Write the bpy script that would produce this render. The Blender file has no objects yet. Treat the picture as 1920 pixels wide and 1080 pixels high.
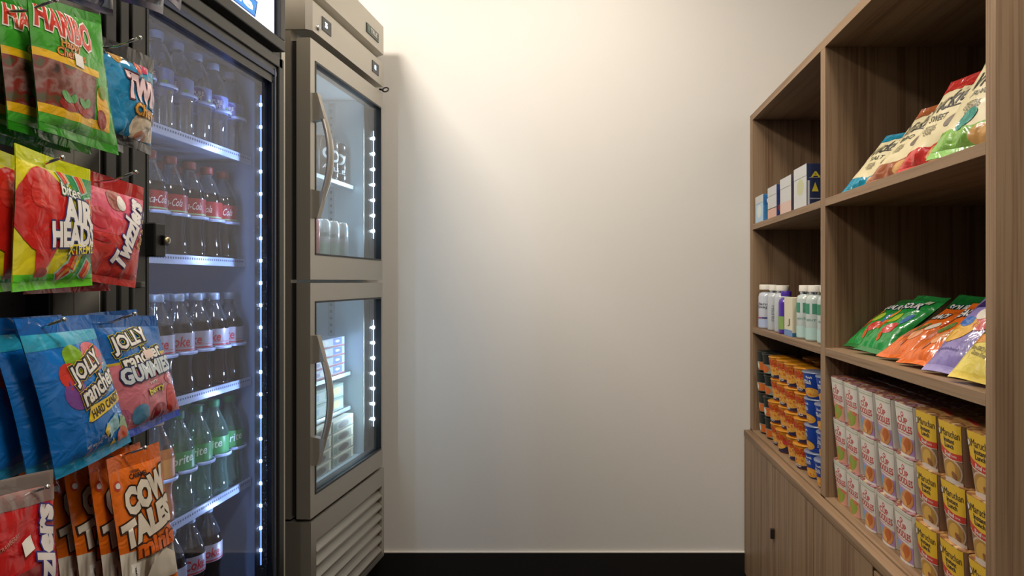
import bpy, bmesh, math, random
from mathutils import Vector, Matrix, noise
random.seed(7)
C = bpy.context.scene
COL = C.collection
PI = math.pi
# ------------------------------------------------------------ camera
F, CX, CY, H = 1224.0, 1110.0, 528.0, 1.25       # focal length in px, principal point, eye height
cam_d = bpy.data.cameras.new('camera'); cam = bpy.data.objects.new('camera', cam_d); COL.objects.link(cam)
cam.location = (0, 0, H); cam.rotation_euler = (PI/2, 0, 0)
cam_d.sensor_width = 36; cam_d.lens = F/1920*36
cam_d.shift_x = (960-CX)/1920; cam_d.shift_y = (CY-540)/1920
cam_d.clip_start = 0.05
C.camera = cam
C.view_settings.view_transform = 'Standard'; C.view_settings.look = 'None'
C.view_settings.gamma = 1; C.view_settings.use_curve_mapping = False
C.view_settings.exposure = 0.0
C.cycles.transparent_max_bounces = 24
C.cycles.max_bounces = 8; C.cycles.diffuse_bounces = 2
# ------------------------------------------------------------ world and lights
w = bpy.data.worlds.new('world'); C.world = w; w.use_nodes = True
w.node_tree.nodes['Background'].inputs[0].default_value = (1.0, 0.93, 0.84, 1)
w.node_tree.nodes['Background'].inputs[1].default_value = 0.035
def area(name, loc, rot, sx, sy, power, col, parent=None):
    l = bpy.data.lights.new(name, 'AREA'); l.shape = 'RECTANGLE'; l.size = sx; l.size_y = sy
    l.energy = power; l.color = col
    o = bpy.data.objects.new(name, l); COL.objects.link(o); o.location = loc; o.rotation_euler = rot
    if parent: o.parent = parent
    return o
WARM = (1.0, 0.915, 0.81)
area('ceiling_lamp_left', (-1.20, 1.35, 2.93), (0, 0, 0), 0.40, 0.40, 50, WARM)
area('ceiling_lamp_rear', (-0.05, 1.75, 2.93), (0, 0, 0), 0.45, 0.45, 19, WARM)
area('ceiling_lamp_front', (0.40, -0.05, 2.93), (0, math.radians(12), 0), 0.28, 0.28, 34, WARM)
# ------------------------------------------------------------ materials
def lin(h):
    if isinstance(h, str):
        h = h.lstrip('#'); v = [int(h[i:i+2], 16)/255 for i in (0, 2, 4)]
    else: v = h
    return tuple((c/12.92 if c <= .04045 else ((c+.055)/1.055)**2.4) for c in v)
MATS = {}
def M(hexc, rough=.4, metal=0., coat=0., emit=0., kind='p'):
    key = (hexc, rough, metal, coat, emit, kind)
    if key in MATS: return MATS[key]
    m = bpy.data.materials.new('m_'+str(hexc).strip('#')); m.use_nodes = True
    b = m.node_tree.nodes['Principled BSDF']; c = (*lin(hexc), 1)
    b.inputs['Base Color'].default_value = c; b.inputs['Roughness'].default_value = rough
    b.inputs['Metallic'].default_value = metal; b.inputs['Coat Weight'].default_value = coat
    b.inputs['Coat Roughness'].default_value = .16
    if emit:
        b.inputs['Emission Color'].default_value = c; b.inputs['Emission Strength'].default_value = emit
    MATS[key] = m; return m
def foil(h):
    m = M(h, .24, 0., .6, 0., 'foil')
    if 'crinkle' not in m:
        m['crinkle'] = 1; n = m.node_tree.nodes; l = m.node_tree.links; b = n['Principled BSDF']
        tc = n.new('ShaderNodeTexCoord'); a = n.new('ShaderNodeTexNoise'); a.inputs['Scale'].default_value = 34; a.inputs['Detail'].default_value = 2.5
        a.inputs['Distortion'].default_value = .8
        l.new(tc.outputs['Object'], a.inputs['Vector']); bp = n.new('ShaderNodeBump'); bp.inputs['Strength'].default_value = .9; bp.inputs['Distance'].default_value = .004; b.inputs['Coat Roughness'].default_value = .07
        l.new(a.outputs[0], bp.inputs['Height']); l.new(bp.outputs[0], b.inputs['Normal']); l.new(bp.outputs[0], b.inputs['Coat Normal'])
    return m
def paper(h): return M(h, .55)
def nodes(name):
    m = bpy.data.materials.new(name); m.use_nodes = True
    return m, m.node_tree.nodes, m.node_tree.links, m.node_tree.nodes['Principled BSDF']
def wood(name, axis, dark, light):
    m, n, l, b = nodes(name)
    tc = n.new('ShaderNodeTexCoord'); mp = n.new('ShaderNodeMapping')
    sc = [190, 190, 190]; sc[axis] = 3.0; mp.inputs['Scale'].default_value = sc
    l.new(tc.outputs['Object'], mp.inputs['Vector'])
    a = n.new('ShaderNodeTexNoise'); a.inputs['Scale'].default_value = 1; a.inputs['Detail'].default_value = 3
    l.new(mp.outputs[0], a.inputs['Vector'])
    mp2 = n.new('ShaderNodeMapping'); sc = [26, 26, 26]; sc[axis] = .8; mp2.inputs['Scale'].default_value = sc
    l.new(tc.outputs['Object'], mp2.inputs['Vector'])
    a2 = n.new('ShaderNodeTexNoise'); a2.inputs['Detail'].default_value = 2; a2.inputs['Scale'].default_value = 1
    l.new(mp2.outputs[0], a2.inputs['Vector'])
    mx = n.new('ShaderNodeMath'); mx.operation = 'ADD'; l.new(a.outputs[0], mx.inputs[0]); l.new(a2.outputs[0], mx.inputs[1])
    r = n.new('ShaderNodeValToRGB'); r.color_ramp.elements[0].position = .78; r.color_ramp.elements[1].position = 1.2
    mm = n.new('ShaderNodeMath'); mm.operation = 'MULTIPLY'; mm.inputs[1].default_value = .93; l.new(mx.outputs[0], mm.inputs[0])
    r.color_ramp.elements[0].position = .72; r.color_ramp.elements[1].position = 1.0
    r.color_ramp.elements[0].color = (*lin(dark), 1); r.color_ramp.elements[1].color = (*lin(light), 1)
    l.new(mm.outputs[0], r.inputs[0]); l.new(r.outputs[0], b.inputs['Base Color'])
    b.inputs['Roughness'].default_value = .5; b.inputs['Specular IOR Level'].default_value = .3
    return m
WOODV = wood('wood_grain_upright', 2, '#735840', '#8f755a')
WOODH = wood('wood_grain_along', 1, '#735840', '#8f755a')
def steel(name, axis, col='#b8b3a9', rough=.36):
    m, n, l, b = nodes(name)
    tc = n.new('ShaderNodeTexCoord'); mp = n.new('ShaderNodeMapping')
    sc = [350, 350, 350]; sc[axis] = 2; mp.inputs['Scale'].default_value = sc
    l.new(tc.outputs['Object'], mp.inputs['Vector'])
    a = n.new('ShaderNodeTexNoise'); a.inputs['Scale'].default_value = 1; l.new(mp.outputs[0], a.inputs['Vector'])
    bp = n.new('ShaderNodeBump'); bp.inputs['Strength'].default_value = .05; bp.inputs['Distance'].default_value = .001
    l.new(a.outputs[0], bp.inputs['Height']); l.new(bp.outputs[0], b.inputs['Normal'])
    b.inputs['Base Color'].default_value = (*lin(col), 1); b.inputs['Metallic'].default_value = .75
    b.inputs['Roughness'].default_value = rough
    return m
STEEL = steel('brushed_steel', 1)
STEELV = steel('brushed_steel_upright', 2, '#a39d92', .3)
def wallmat():
    m, n, l, b = nodes('painted_wall')
    tc = n.new('ShaderNodeTexCoord'); a = n.new('ShaderNodeTexNoise'); a.inputs['Scale'].default_value = 220
    a.inputs['Detail'].default_value = 2; l.new(tc.outputs['Object'], a.inputs['Vector'])
    bp = n.new('ShaderNodeBump'); bp.inputs['Strength'].default_value = .08; bp.inputs['Distance'].default_value = .001
    l.new(a.outputs[0], bp.inputs['Height']); l.new(bp.outputs[0], b.inputs['Normal'])
    b.inputs['Base Color'].default_value = (*lin('#d6d2cb'), 1); b.inputs['Roughness'].default_value = .6
    return m
WALL = wallmat()
def speckle(name, cols, scale, rough=.3, coat=.3, stretch=(1, 1, 1)):
    m, n, l, b = nodes(name)
    tc = n.new('ShaderNodeTexCoord'); mp = n.new('ShaderNodeMapping'); mp.inputs['Scale'].default_value = stretch
    l.new(tc.outputs['Object'], mp.inputs[0])
    v = n.new('ShaderNodeTexNoise'); v.inputs['Scale'].default_value = scale; v.inputs['Detail'].default_value = 3
    l.new(mp.outputs[0], v.inputs['Vector'])
    r = n.new('ShaderNodeValToRGB'); r.color_ramp.interpolation = 'EASE'
    e = r.color_ramp.elements; k = len(cols)
    e[0].position = .34; e[0].color = (*lin(cols[0]), 1); e[1].position = .66; e[1].color = (*lin(cols[-1]), 1)
    for i in range(1, k-1):
        q = e.new(.34+.32*i/(k-1)); q.color = (*lin(cols[i]), 1)
    l.new(v.outputs[0], r.inputs[0]); l.new(r.outputs[0], b.inputs['Base Color'])
    b.inputs['Roughness'].default_value = rough; b.inputs['Coat Weight'].default_value = coat
    return m
def clear(name, tint, edge, gloss=(1, 1, 1), haze=0., fr=1.45, hazecol='#9aa4b8'):
    m = bpy.data.materials.new(name); m.use_nodes = True; n = m.node_tree.nodes; l = m.node_tree.links
    n.remove(n['Principled BSDF'])
    t = n.new('ShaderNodeBsdfTransparent'); t.inputs[0].default_value = (*tint, 1)
    g = n.new('ShaderNodeBsdfGlossy'); g.inputs['Roughness'].default_value = .04; g.inputs[0].default_value = (*gloss, 1)
    lw = n.new('ShaderNodeFresnel'); lw.inputs[0].default_value = fr
    mu = n.new('ShaderNodeMath'); mu.operation = 'MULTIPLY'; mu.inputs[1].default_value = edge; mu.use_clamp = True
    l.new(lw.outputs[0], mu.inputs[0])
    mx = n.new('ShaderNodeMixShader'); l.new(mu.outputs[0], mx.inputs[0]); l.new(t.outputs[0], mx.inputs[1]); l.new(g.outputs[0], mx.inputs[2])
    out = mx
    if haze:
        d = n.new('ShaderNodeBsdfDiffuse'); d.inputs[0].default_value = (*lin(hazecol), 1)
        m2 = n.new('ShaderNodeMixShader'); m2.inputs[0].default_value = haze
        l.new(mx.outputs[0], m2.inputs[1]); l.new(d.outputs[0], m2.inputs[2]); out = m2
    l.new(out.outputs[0], n['Material Output'].inputs[0])
    return m
PLASTIC = clear('clear_bottle_plastic', (.90, .93, .96), 2.4, haze=.04, hazecol='#c8d4e8')
GREENP = clear('green_bottle_plastic', (.80, .93, .86), 2.2, haze=.08, hazecol='#a8d8c8')
GLASS = clear('fridge_glass', (.93, .95, .97), .35)
FOGGLASS = clear('misted_fridge_glass', (.90, .91, .95), .14, haze=.012, hazecol='#8d94ad')
CLEARFILM = clear('clear_film', (.85, .82, .80), 2.0, haze=.3, hazecol='#b8a8a0')
BEAD = clear('water_bead', (.95, .97, 1.), 3.0)
BLACK = M('#17171a', .35); BLACKG = M('#202022', .28); WHITE = paper('#e6e2da')
CHROME = M('#d6d6d6', .18, 1.)
COLA = M('#150907', .10)
# ------------------------------------------------------------ mesh helpers
def new_obj(name, verts, faces, mats, parent=None, mi=None, smooth=False, loc=None):
    me = bpy.data.meshes.new(name); me.from_pydata([tuple(v) for v in verts], [], faces)
    for m in mats: me.materials.append(m)
    if mi: me.polygons.foreach_set('material_index', mi)
    if smooth: me.polygons.foreach_set('use_smooth', [True]*len(me.polygons))
    me.update()
    o = bpy.data.objects.new(name, me); COL.objects.link(o)
    if parent: o.parent = parent
    if loc: o.location = loc
    return o
class MB:
    def __init__(s): s.v = []; s.f = []; s.mi = []; s.m = []; s.sm = []
    def mat(s, m):
        if m not in s.m: s.m.append(m)
        return s.m.index(m)
    def add(s, vs, fs, m, smooth=False):
        k = len(s.v); i = s.mat(m); s.v += [tuple(v) for v in vs]
        for f in fs: s.f.append([a+k for a in f]); s.mi.append(i); s.sm.append(smooth)
    def box(s, x0, x1, y0, y1, z0, z1, m, bev=0.):
        if bev:
            bm = bmesh.new(); bmesh.ops.create_cube(bm, size=1)
            for v in bm.verts: v.co = Vector(((x0+x1)/2+v.co.x*(x1-x0), (y0+y1)/2+v.co.y*(y1-y0), (z0+z1)/2+v.co.z*(z1-z0)))
            bmesh.ops.bevel(bm, geom=bm.edges[:], offset=bev, segments=2, profile=.5, affect='EDGES')
            bm.verts.index_update()
            s.add([v.co[:] for v in bm.verts], [[v.index for v in f.verts] for f in bm.faces], m); bm.free(); return
        vs = [(x, y, z) for x in (x0, x1) for y in (y0, y1) for z in (z0, z1)]
        s.add(vs, [(0, 1, 3, 2), (4, 6, 7, 5), (0, 4, 5, 1), (2, 3, 7, 6), (0, 2, 6, 4), (1, 5, 7, 3)], m)
    def prism(s, pts, ax, a0, a1, m, smooth=False):   # pts: 2D outline in the two other axes
        def p3(p, a): q = list(p); q.insert(ax, a); return q
        n = len(pts); vs = [p3(p, a0) for p in pts]+[p3(p, a1) for p in pts]
        fs = [(i, (i+1) % n, n+(i+1) % n, n+i) for i in range(n)]
        s.add(vs, fs, m, smooth); k = len(s.v)-2*n
        i = s.mat(m)
        s.f += [[k+j for j in range(n)][::-1], [k+n+j for j in range(n)]]; s.mi += [i, i]; s.sm += [False, False]
    def lathe(s, prof, m, seg=24, at=(0, 0, 0), sp=None):  # prof: (r,z[,mat])
        k = len(s.v); n = len(prof)
        for p in prof:
            for j in range(seg):
                a = 2*PI*j/seg; s.v.append((at[0]+p[0]*math.cos(a), at[1]+p[0]*math.sin(a), at[2]+p[1]))
        for i in range(n-1):
            mi = s.mat(prof[i][2] if len(prof[i]) > 2 else m)
            for j in range(seg):
                s.f.append([k+i*seg+j, k+i*seg+(j+1) % seg, k+(i+1)*seg+(j+1) % seg, k+(i+1)*seg+j]); s.mi.append(mi); s.sm.append(True)
    def tube(s, pts, r, m, seg=8, flat=None):
        pts = [Vector(p) for p in pts]; k = len(s.v); n = len(pts); mi = s.mat(m)
        rs = r if isinstance(r, (list, tuple)) else [r]*n
        for i, p in enumerate(pts):
            d = (pts[min(i+1, n-1)]-pts[max(i-1, 0)]).normalized()
            up = Vector((0, 0, 1)) if abs(d.z) < .9 else Vector((0, 1, 0))
            a = d.cross(up).normalized(); b = a.cross(d).normalized()
            fx, fy = flat or (1, 1)
            for j in range(seg):
                t = 2*PI*j/seg; s.v.append(tuple(p+a*math.cos(t)*rs[i]*fx+b*math.sin(t)*rs[i]*fy))
        for i in range(n-1):
            for j in range(seg):
                s.f.append([k+i*seg+j, k+i*seg+(j+1) % seg, k+(i+1)*seg+(j+1) % seg, k+(i+1)*seg+j]); s.mi.append(mi); s.sm.append(True)
        s.f += [[k+j for j in range(seg)][::-1], [k+(n-1)*seg+j for j in range(seg)]]; s.mi += [mi, mi]; s.sm += [False, False]
    def build(s, name, parent=None, loc=None):
        o = new_obj(name, s.v, s.f, s.m, parent, s.mi, False, loc)
        o.data.polygons.foreach_set('use_smooth', s.sm)
        return o
# ------------------------------------------------------------ artwork printed on surfaces
TCACHE = {}
def text2d(t, bold=0., shear=0., space=1.):
    key = (t, bold, shear, space)
    if key in TCACHE: return TCACHE[key]
    cu = bpy.data.curves.new('lettering', 'FONT'); cu.body = t; cu.offset = bold; cu.shear = shear
    cu.space_character = space; cu.resolution_u = 2; cu.space_line = .8; cu.align_x = 'CENTER'
    o = bpy.data.objects.new('lettering', cu); COL.objects.link(o)
    bpy.context.view_layer.update()
    me = bpy.data.meshes.new_from_object(o.evaluated_get(bpy.context.evaluated_depsgraph_get()))
    vs = [(v.co.x, v.co.y) for v in me.vertices]; fs = [list(p.vertices) for p in me.polygons]
    bpy.data.objects.remove(o); bpy.data.curves.remove(cu); bpy.data.meshes.remove(me)
    TCACHE[key] = (vs, fs); return vs, fs
def T(t, cx, cy, w_, h_, mat, layer=2, rot=0, bold=.02, shear=0., outline=None, ow=.05, space=1., om2=None):
    """lettering fitted in a w x h box, turned by rot degrees"""
    out = []
    vs, fs = text2d(t, bold, shear, space)
    if not vs: return out
    x0 = min(v[0] for v in vs); x1 = max(v[0] for v in vs); y0 = min(v[1] for v in vs); y1 = max(v[1] for v in vs)
    sx = w_/(x1-x0); sy = h_/(y1-y0); mx = (x0+x1)/2; my = (y0+y1)/2; c = math.cos(math.radians(rot)); s = math.sin(math.radians(rot))
    def go(vs, fs, mat, layer):
        pts = []
        for v in vs:
            x = (v[0]-mx)*sx; y = (v[1]-my)*sy; pts.append((cx+x*c-y*s, cy+x*s+y*c))
        out.append((pts, fs, mat, layer))
    if om2: go(*text2d(t, bold+ow*1.35, shear, space), om2, layer-.6)
    if outline: go(*text2d(t, bold+ow, shear, space), outline, layer)
    go(vs, fs, mat, layer+.6 if outline else layer)
    return out
def P(pts, mat, layer=1): return [(list(pts), [list(range(len(pts)))], mat, layer)]
def R(x0, y0, x1, y1, mat, layer=1): return P([(x0, y0), (x1, y0), (x1, y1), (x0, y1)], mat, layer)
def E(cx, cy, rx, ry, mat, layer=1, rot=0, n=20):
    c = math.cos(math.radians(rot)); s = math.sin(math.radians(rot)); pts = []
    for i in range(n):
        a = 2*PI*i/n; x = rx*math.cos(a); y = ry*math.sin(a); pts.append((cx+x*c-y*s, cy+x*s+y*c))
    return P(pts, mat, layer)
def RR(cx, cy, w_, h_, rot, mat, layer=1):
    c = math.cos(math.radians(rot)); s = math.sin(math.radians(rot))
    return P([(cx+x*c-y*s, cy+x*s+y*c) for x, y in ((-w_/2, -h_/2), (w_/2, -h_/2), (w_/2, h_/2), (-w_/2, h_/2))], mat, layer)
def apply_art(mb, G, A, art, eps=.0004, u0=0., v0=0., u1=1., v1=1.):
    """G[i][j] grid of (point, normal); art in x 0..A, y 0..1; clipped to the sheet and cut at grid lines"""
    nu = len(G)-1; nv = len(G[0])-1
    for pts, fs, mat, layer in art:
        bm = bmesh.new(); vv = [bm.verts.new((p[0]/A, p[1], 0)) for p in pts]
        for f in fs:
            try: bm.faces.new([vv[i] for i in f])
            except Exception: pass
        if any(len(f) > 4 for f in fs): bmesh.ops.triangulate(bm, faces=bm.faces[:])
        for co, no in (((u0, 0, 0), (-1, 0, 0)), ((u1, 0, 0), (1, 0, 0)), ((0, v0, 0), (0, -1, 0)), ((0, v1, 0), (0, 1, 0))):
            bmesh.ops.bisect_plane(bm, geom=bm.verts[:]+bm.edges[:]+bm.faces[:], plane_co=co, plane_no=no, clear_outer=True, dist=1e-6)
        if not bm.faces: bm.free(); continue
        xs = [v.co.x for v in bm.verts]; ys = [v.co.y for v in bm.verts]
        for i in range(1, nu):
            if min(xs) < i/nu < max(xs):
                bmesh.ops.bisect_plane(bm, geom=bm.verts[:]+bm.edges[:]+bm.faces[:], plane_co=(i/nu, 0, 0), plane_no=(1, 0, 0), dist=1e-6)
        for j in range(1, nv):
            if min(ys) < j/nv < max(ys):
                bmesh.ops.bisect_plane(bm, geom=bm.verts[:]+bm.edges[:]+bm.faces[:], plane_co=(0, j/nv, 0), plane_no=(0, 1, 0), dist=1e-6)
        bm.verts.index_update(); vs = []
        for v in bm.verts:
            x = min(max(v.co.x*nu, 0), nu-1e-6); y = min(max(v.co.y*nv, 0), nv-1e-6); i = int(x); j = int(y); a = x-i; b = y-j
            q = [G[i][j], G[i+1][j], G[i][j+1], G[i+1][j+1]]; wt = [(1-a)*(1-b), a*(1-b), (1-a)*b, a*b]
            p = Vector((0, 0, 0)); n = Vector((0, 0, 0))
            for (pp, nn), t in zip(q, wt): p += pp*t; n += nn*t
            vs.append(p+n.normalized()*eps*(layer+.3))
        fs2 = []
        for f in bm.faces:
            f.normal_update(); ix = [v.index for v in f.verts]
            fs2.append(ix if f.normal.z > 0 else ix[::-1])
        mb.add(vs, fs2, mat, True); bm.free()
def grid_normals(Pg, sign=1):
    nu = len(Pg)-1; nv = len(Pg[0])-1; G = []
    for i in range(nu+1):
        row = []
        for j in range(nv+1):
            du = Pg[min(i+1, nu)][j]-Pg[max(i-1, 0)][j]; dv = Pg[i][min(j+1, nv)]-Pg[i][max(j-1, 0)]
            n = du.cross(dv)
            row.append((Pg[i][j], n.normalized()*sign if n.length > 1e-12 else Vector((0, 0, 1))))
        G.append(row)
    return G
def add_grid(mb, G, mat, flip=False, j0=0, j1=None, matf=None):
    nu = len(G)-1; nv = len(G[0])-1; j1 = nv if j1 is None else j1
    vs = [G[i][j][0] for i in range(nu+1) for j in range(j0, j1+1)]; w_ = j1-j0+1; fs = []
    for i in range(nu):
        for j in range(j1-j0):
            f = [i*w_+j, (i+1)*w_+j, (i+1)*w_+j+1, i*w_+j+1]; fs.append(f[::-1] if flip else f)
    mb.add(vs, fs, mat, True)
def flat_grid(o, du, dv):
    o, du, dv = Vector(o), Vector(du), Vector(dv)
    return grid_normals([[o, o+dv], [o+du, o+du+dv]])
# ------------------------------------------------------------ scene tree helpers
def thing(name, label, cat, loc=(0, 0, 0), rotz=0, group=None):
    o = bpy.data.objects.new(name, None); COL.objects.link(o); o.location = loc; o.rotation_euler = (0, 0, rotz)
    o.empty_display_size = .02; o['label'] = label; o['category'] = cat
    if group: o['group'] = group
    return o
def tag(o, label, cat, group=None):
    o['label'] = label; o['category'] = cat
    if group: o['group'] = group
    return o
def struct(o): o['kind'] = 'structure'; return o
def dup(root, loc, rot=None, label=None, group=None):
    r = root.copy(); COL.objects.link(r); r.location = loc
    if rot is not None: r.rotation_euler = rot if isinstance(rot, tuple) else (0, 0, rot)
    if label: r['label'] = label
    if group: r['group'] = group
    for ch in list(root.children):
        c = ch.copy(); COL.objects.link(c); c.parent = r
        for g in ch.children:
            d = g.copy(); COL.objects.link(d); d.parent = c
    return r
def atX(px, py, X):
    Y = X*F/(px-CX); return Vector((X, Y, H+(CY-py)*Y/F))
ORD = ['first', 'second', 'third', 'fourth', 'fifth', 'sixth', 'seventh', 'eighth', 'ninth']

# ============================================================ ROOM
WY = 2.68
b = MB(); b.box(-2.2, 1.6, WY, WY+.1, 0, 3.0, WALL); struct(b.build('wall_back'))
b = MB(); b.box(-2.2, -1.66, -1.0, WY, 0, 3.0, WALL); struct(b.build('wall_left'))
b = MB(); b.box(1.30, 1.6, -1.0, WY, 0, 3.0, WALL); struct(b.build('wall_right'))
b = MB(); b.box(-1.66, 1.30, -1.0, WY, -.1, 0, speckle('dark_floor', ['#14110f', '#1e1a17', '#191512'], 30, .45, 0)); struct(b.build('floor'))
b = MB(); b.box(-1.66, 1.30, -1.0, WY, 3.0, 3.1, M('#d8d4cc', .7)); struct(b.build('ceiling'))
b = MB(); b.box(-1.66, 1.30, WY-.012, WY, 0, .14, M('#14110f', .55)); b.box(-1.66, 1.30, WY-.010, WY, .14, .144, M('#d8d2c8', .5)); struct(b.build('baseboard_back'))

# ============================================================ RIGHT SHELVING
SX = .648; D = .62; TH = .027
z = lambda r: H+r
t = thing('open_shelving_unit', 'tall open shelving unit in brown wood grain laminate stocked with snacks', 'shelf', (SX, 1.05, z(-.605)))
ox, oy, oz = SX, 1.05, z(-.605)
def sbox(name, x0, x1, y0, y1, z0, z1, m, par, bev=.0008):
    q = MB(); q.box(x0-ox, x1-ox, y0-oy, y1-oy, z0-oz, z1-oz, m, bev); return q.build(name, par)
YN, YD, YF = 1.075, 1.815, 2.635     # near panel, divider near face, far panel face
sbox('side_panel', SX, SX+D, YN-.027, YN, z(-.605), z(.653), WOODV, t)
sbox('divider_panel', SX, SX+D, YD, YD+.036, z(-.605), z(.653), WOODV, t)
sbox('side_panel', SX, SX+D, YF, YF+.04, z(-.605), z(.653), WOODV, t)
sbox('back_panel', SX+D-.002, SX+D+.012, YN-.027, YF+.04, z(-.605), z(.677), WOODV, t)
sbox('top_panel', SX, SX+D, YN-.027, YF+.04, z(.653), z(.678), WOODH, t)
for zz in (.231, -.184):
    for y0, y1 in ((YN, YD), (YD+.036, YF)):
        sbox('shelf_board', SX, SX+D, y0, y1, z(zz-.022), z(zz), WOODH, t)
sbox('bottom_board', SX, SX+D, YN-.027, YF+.04, z(-.6055), z(-.600), WOODH, t)
# base cabinet
BX = .622
t = thing('base_cabinet', 'low closed cabinet in brown wood grain laminate under the open shelves', 'cabinet', (BX, 1.05, 0))
ox, oy, oz = BX, 1.05, 0
DK = M('#0e0b09', .7)
sbox('carcass', BX+.022, BX+D+.03, .95, WY-.004, .06, z(-.632), WOODV, t)
sbox('toe_kick', BX+.06, BX+D+.03, .95, WY-.004, 0, .06, DK, t)
sbox('worktop', BX, BX+D+.03, .94, WY-.004, z(-.632), z(-.606), WOODH, t, .003)
sbox('filler_panel', BX+.002, BX+.022, 2.259, WY-.006, .06, z(-.634), WOODV, t, .0012)
for k, (a, c) in enumerate(((1.842, 2.253), (1.453, 1.838), (1.04, 1.447))):
    d = sbox('cabinet_door', BX+.002, BX+.021, a, c, .062, z(-.634 if k < 2 else -.640), WOODV, t, .0012)
    if k == 0:
        q = MB(); q.box(-.012, .004, c-.025-oy, c-.012-oy, z(-.88), z(-.845), M('#241a14', .4), .003); q.build('latch', d)

# ============================================================ STEEL TWO-DOOR FRIDGE
TH3 = math.radians(3.0)
sf = thing('steel_display_fridge', 'tall stainless steel fridge with two glass doors and louvred base by the back wall', 'fridge', (-.850, 1.97, 0), -TH3)
SW = .595
LINER = M('#b4c2ca', .32, .35)
GASK = M('#090807', .6)
b = MB()
def sb(x0, x1, y0, y1, z0, z1, m, bev=0): b.box(x0, x1, y0, y1, z(z0), z(z1), m, bev)
BK = -.66; FT = -.062
for y0, y1, yi0, yi1 in ((.002, .04, .0402, .0402), (SW-.04, SW-.002, 0, 0)):
    sb(BK, FT, y0, y1, -.72, .763, STEELV)
sb(BK, BK+.04, .04, SW-.04, -.72, .763, STEELV)
sb(BK+.04, FT, .04, SW-.04, -.72, -.665, LINER); sb(BK+.04, FT, .04, SW-.04, -.035, .055, LINER); sb(BK+.04, FT, .04, SW-.04, .70, .763, LINER)
# bright liner sheets
for z0, z1 in ((-.665, -.035), (.055, .70)):
    sb(BK+.04, BK+.043, .043, SW-.043, z0, z1, LINER)
    sb(BK+.04, FT, .04, .043, z0, z1, LINER); sb(BK+.04, FT, SW-.043, SW-.04, z0, z1, LINER)
b.build('cabinet', sf)
b = MB(); sb(FT-.004, -.044, .010, SW-.010, -.722, .763, GASK)   # dark gasket frame, opened below
gm = MB()
for z0, z1 in ((-.712, -.004), (.006, .732)):
    for y0, y1 in ((.012, .03), (SW-.035, SW-.012)): gm.box(FT, -.044, y0, y1, z(z0), z(z1), GASK)
    gm.box(FT, -.044, .03, SW-.035, z(z0), z(z0+.05), GASK); gm.box(FT, -.044, .03, SW-.035, z(z1-.05), z(z1), GASK)
gm.build('gasket', sf)
# header
hd = MB(); zz0 = .763
prof = [(-.66, z(zz0)), (0, z(zz0)), (0, z(.855)), (-.028, z(.872)), (-.028, z(.882)), (0, z(.890)), (0, z(1.0)), (-.66, z(1.0))]
hd.prism(prof, 1, .014, SW, STEEL)
hd.prism([(-.66, z(zz0)), (-.016, z(zz0)), (-.016, z(1.0)), (-.66, z(1.0))], 1, 0, .014, STEELV)
prof2 = [(-.016, 0), (0, .014), (-.016, .014)]
hd.prism(prof2, 2, z(zz0), z(1.0), STEELV)
header = hd.build('header', sf)
def decal_obj(name, origin, du, dv, A, art, parent, thick=.002, base=None, bev=0):
    """thin rigid plate carrying artwork; du, dv are its sides, A = width/height"""
    o = Vector(origin); du = Vector(du); dv = Vector(dv); n = du.cross(dv).normalized()
    mb = MB(); c = [o, o+du, o+du+dv, o+dv]; k = [p+n*thick for p in c]
    mb.add(c+k, [(0, 3, 2, 1), (4, 5, 6, 7), (0, 1, 5, 4), (1, 2, 6, 5), (2, 3, 7, 6), (3, 0, 4, 7)], base)
    apply_art(mb, flat_grid(k[0], du, dv), A, art, .0003)
    return mb.build(name, parent)
DISP = M('#14181c', .25); DG = M('#bfe0ff', .4, 0, 0, 3.0)
for y0, s in ((.075, '35'), (.480, '02')):
    decal_obj('temperature_display', (0, y0, z(.790)), (0, .062, 0), (0, 0, .042), 1.5, T(s, .62, .52, .42, .42, DG, 1, 0, .03), header, .002, DISP)
bg = M('#2f3a33', .4, .6)
decal_obj('badge', (0, .425, z(.917)), (0, .115, 0), (0, 0, .034), 3.4,
          R(.08, .1, 3.3, .9, M('#8a8f86', .3, .7), 1)+R(.14, .16, 3.24, .84, M('#26332c', .4), 2)+E(.5, .5, .28, .28, M('#58756a', .4), 3)+T('TRUE', 1.95, .55, 1.9, .5, M('#c8cbc4', .3, .5), 3, 0, .03), header, .0025, bg)
decal_obj('badge', (0, .085, z(.975)), (0, .10, 0), (0, 0, .034), 3.0, R(.1, .1, 2.9, .9, M('#26332c', .4), 1), header, .0025, bg)
q = MB(); q.lathe([(0, .006), (.009, .005), (.010, 0)], CHROME, 16); o = q.build('lock', header, (0, .050, z(.785))); o.rotation_euler = (0, PI/2, 0)
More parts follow.
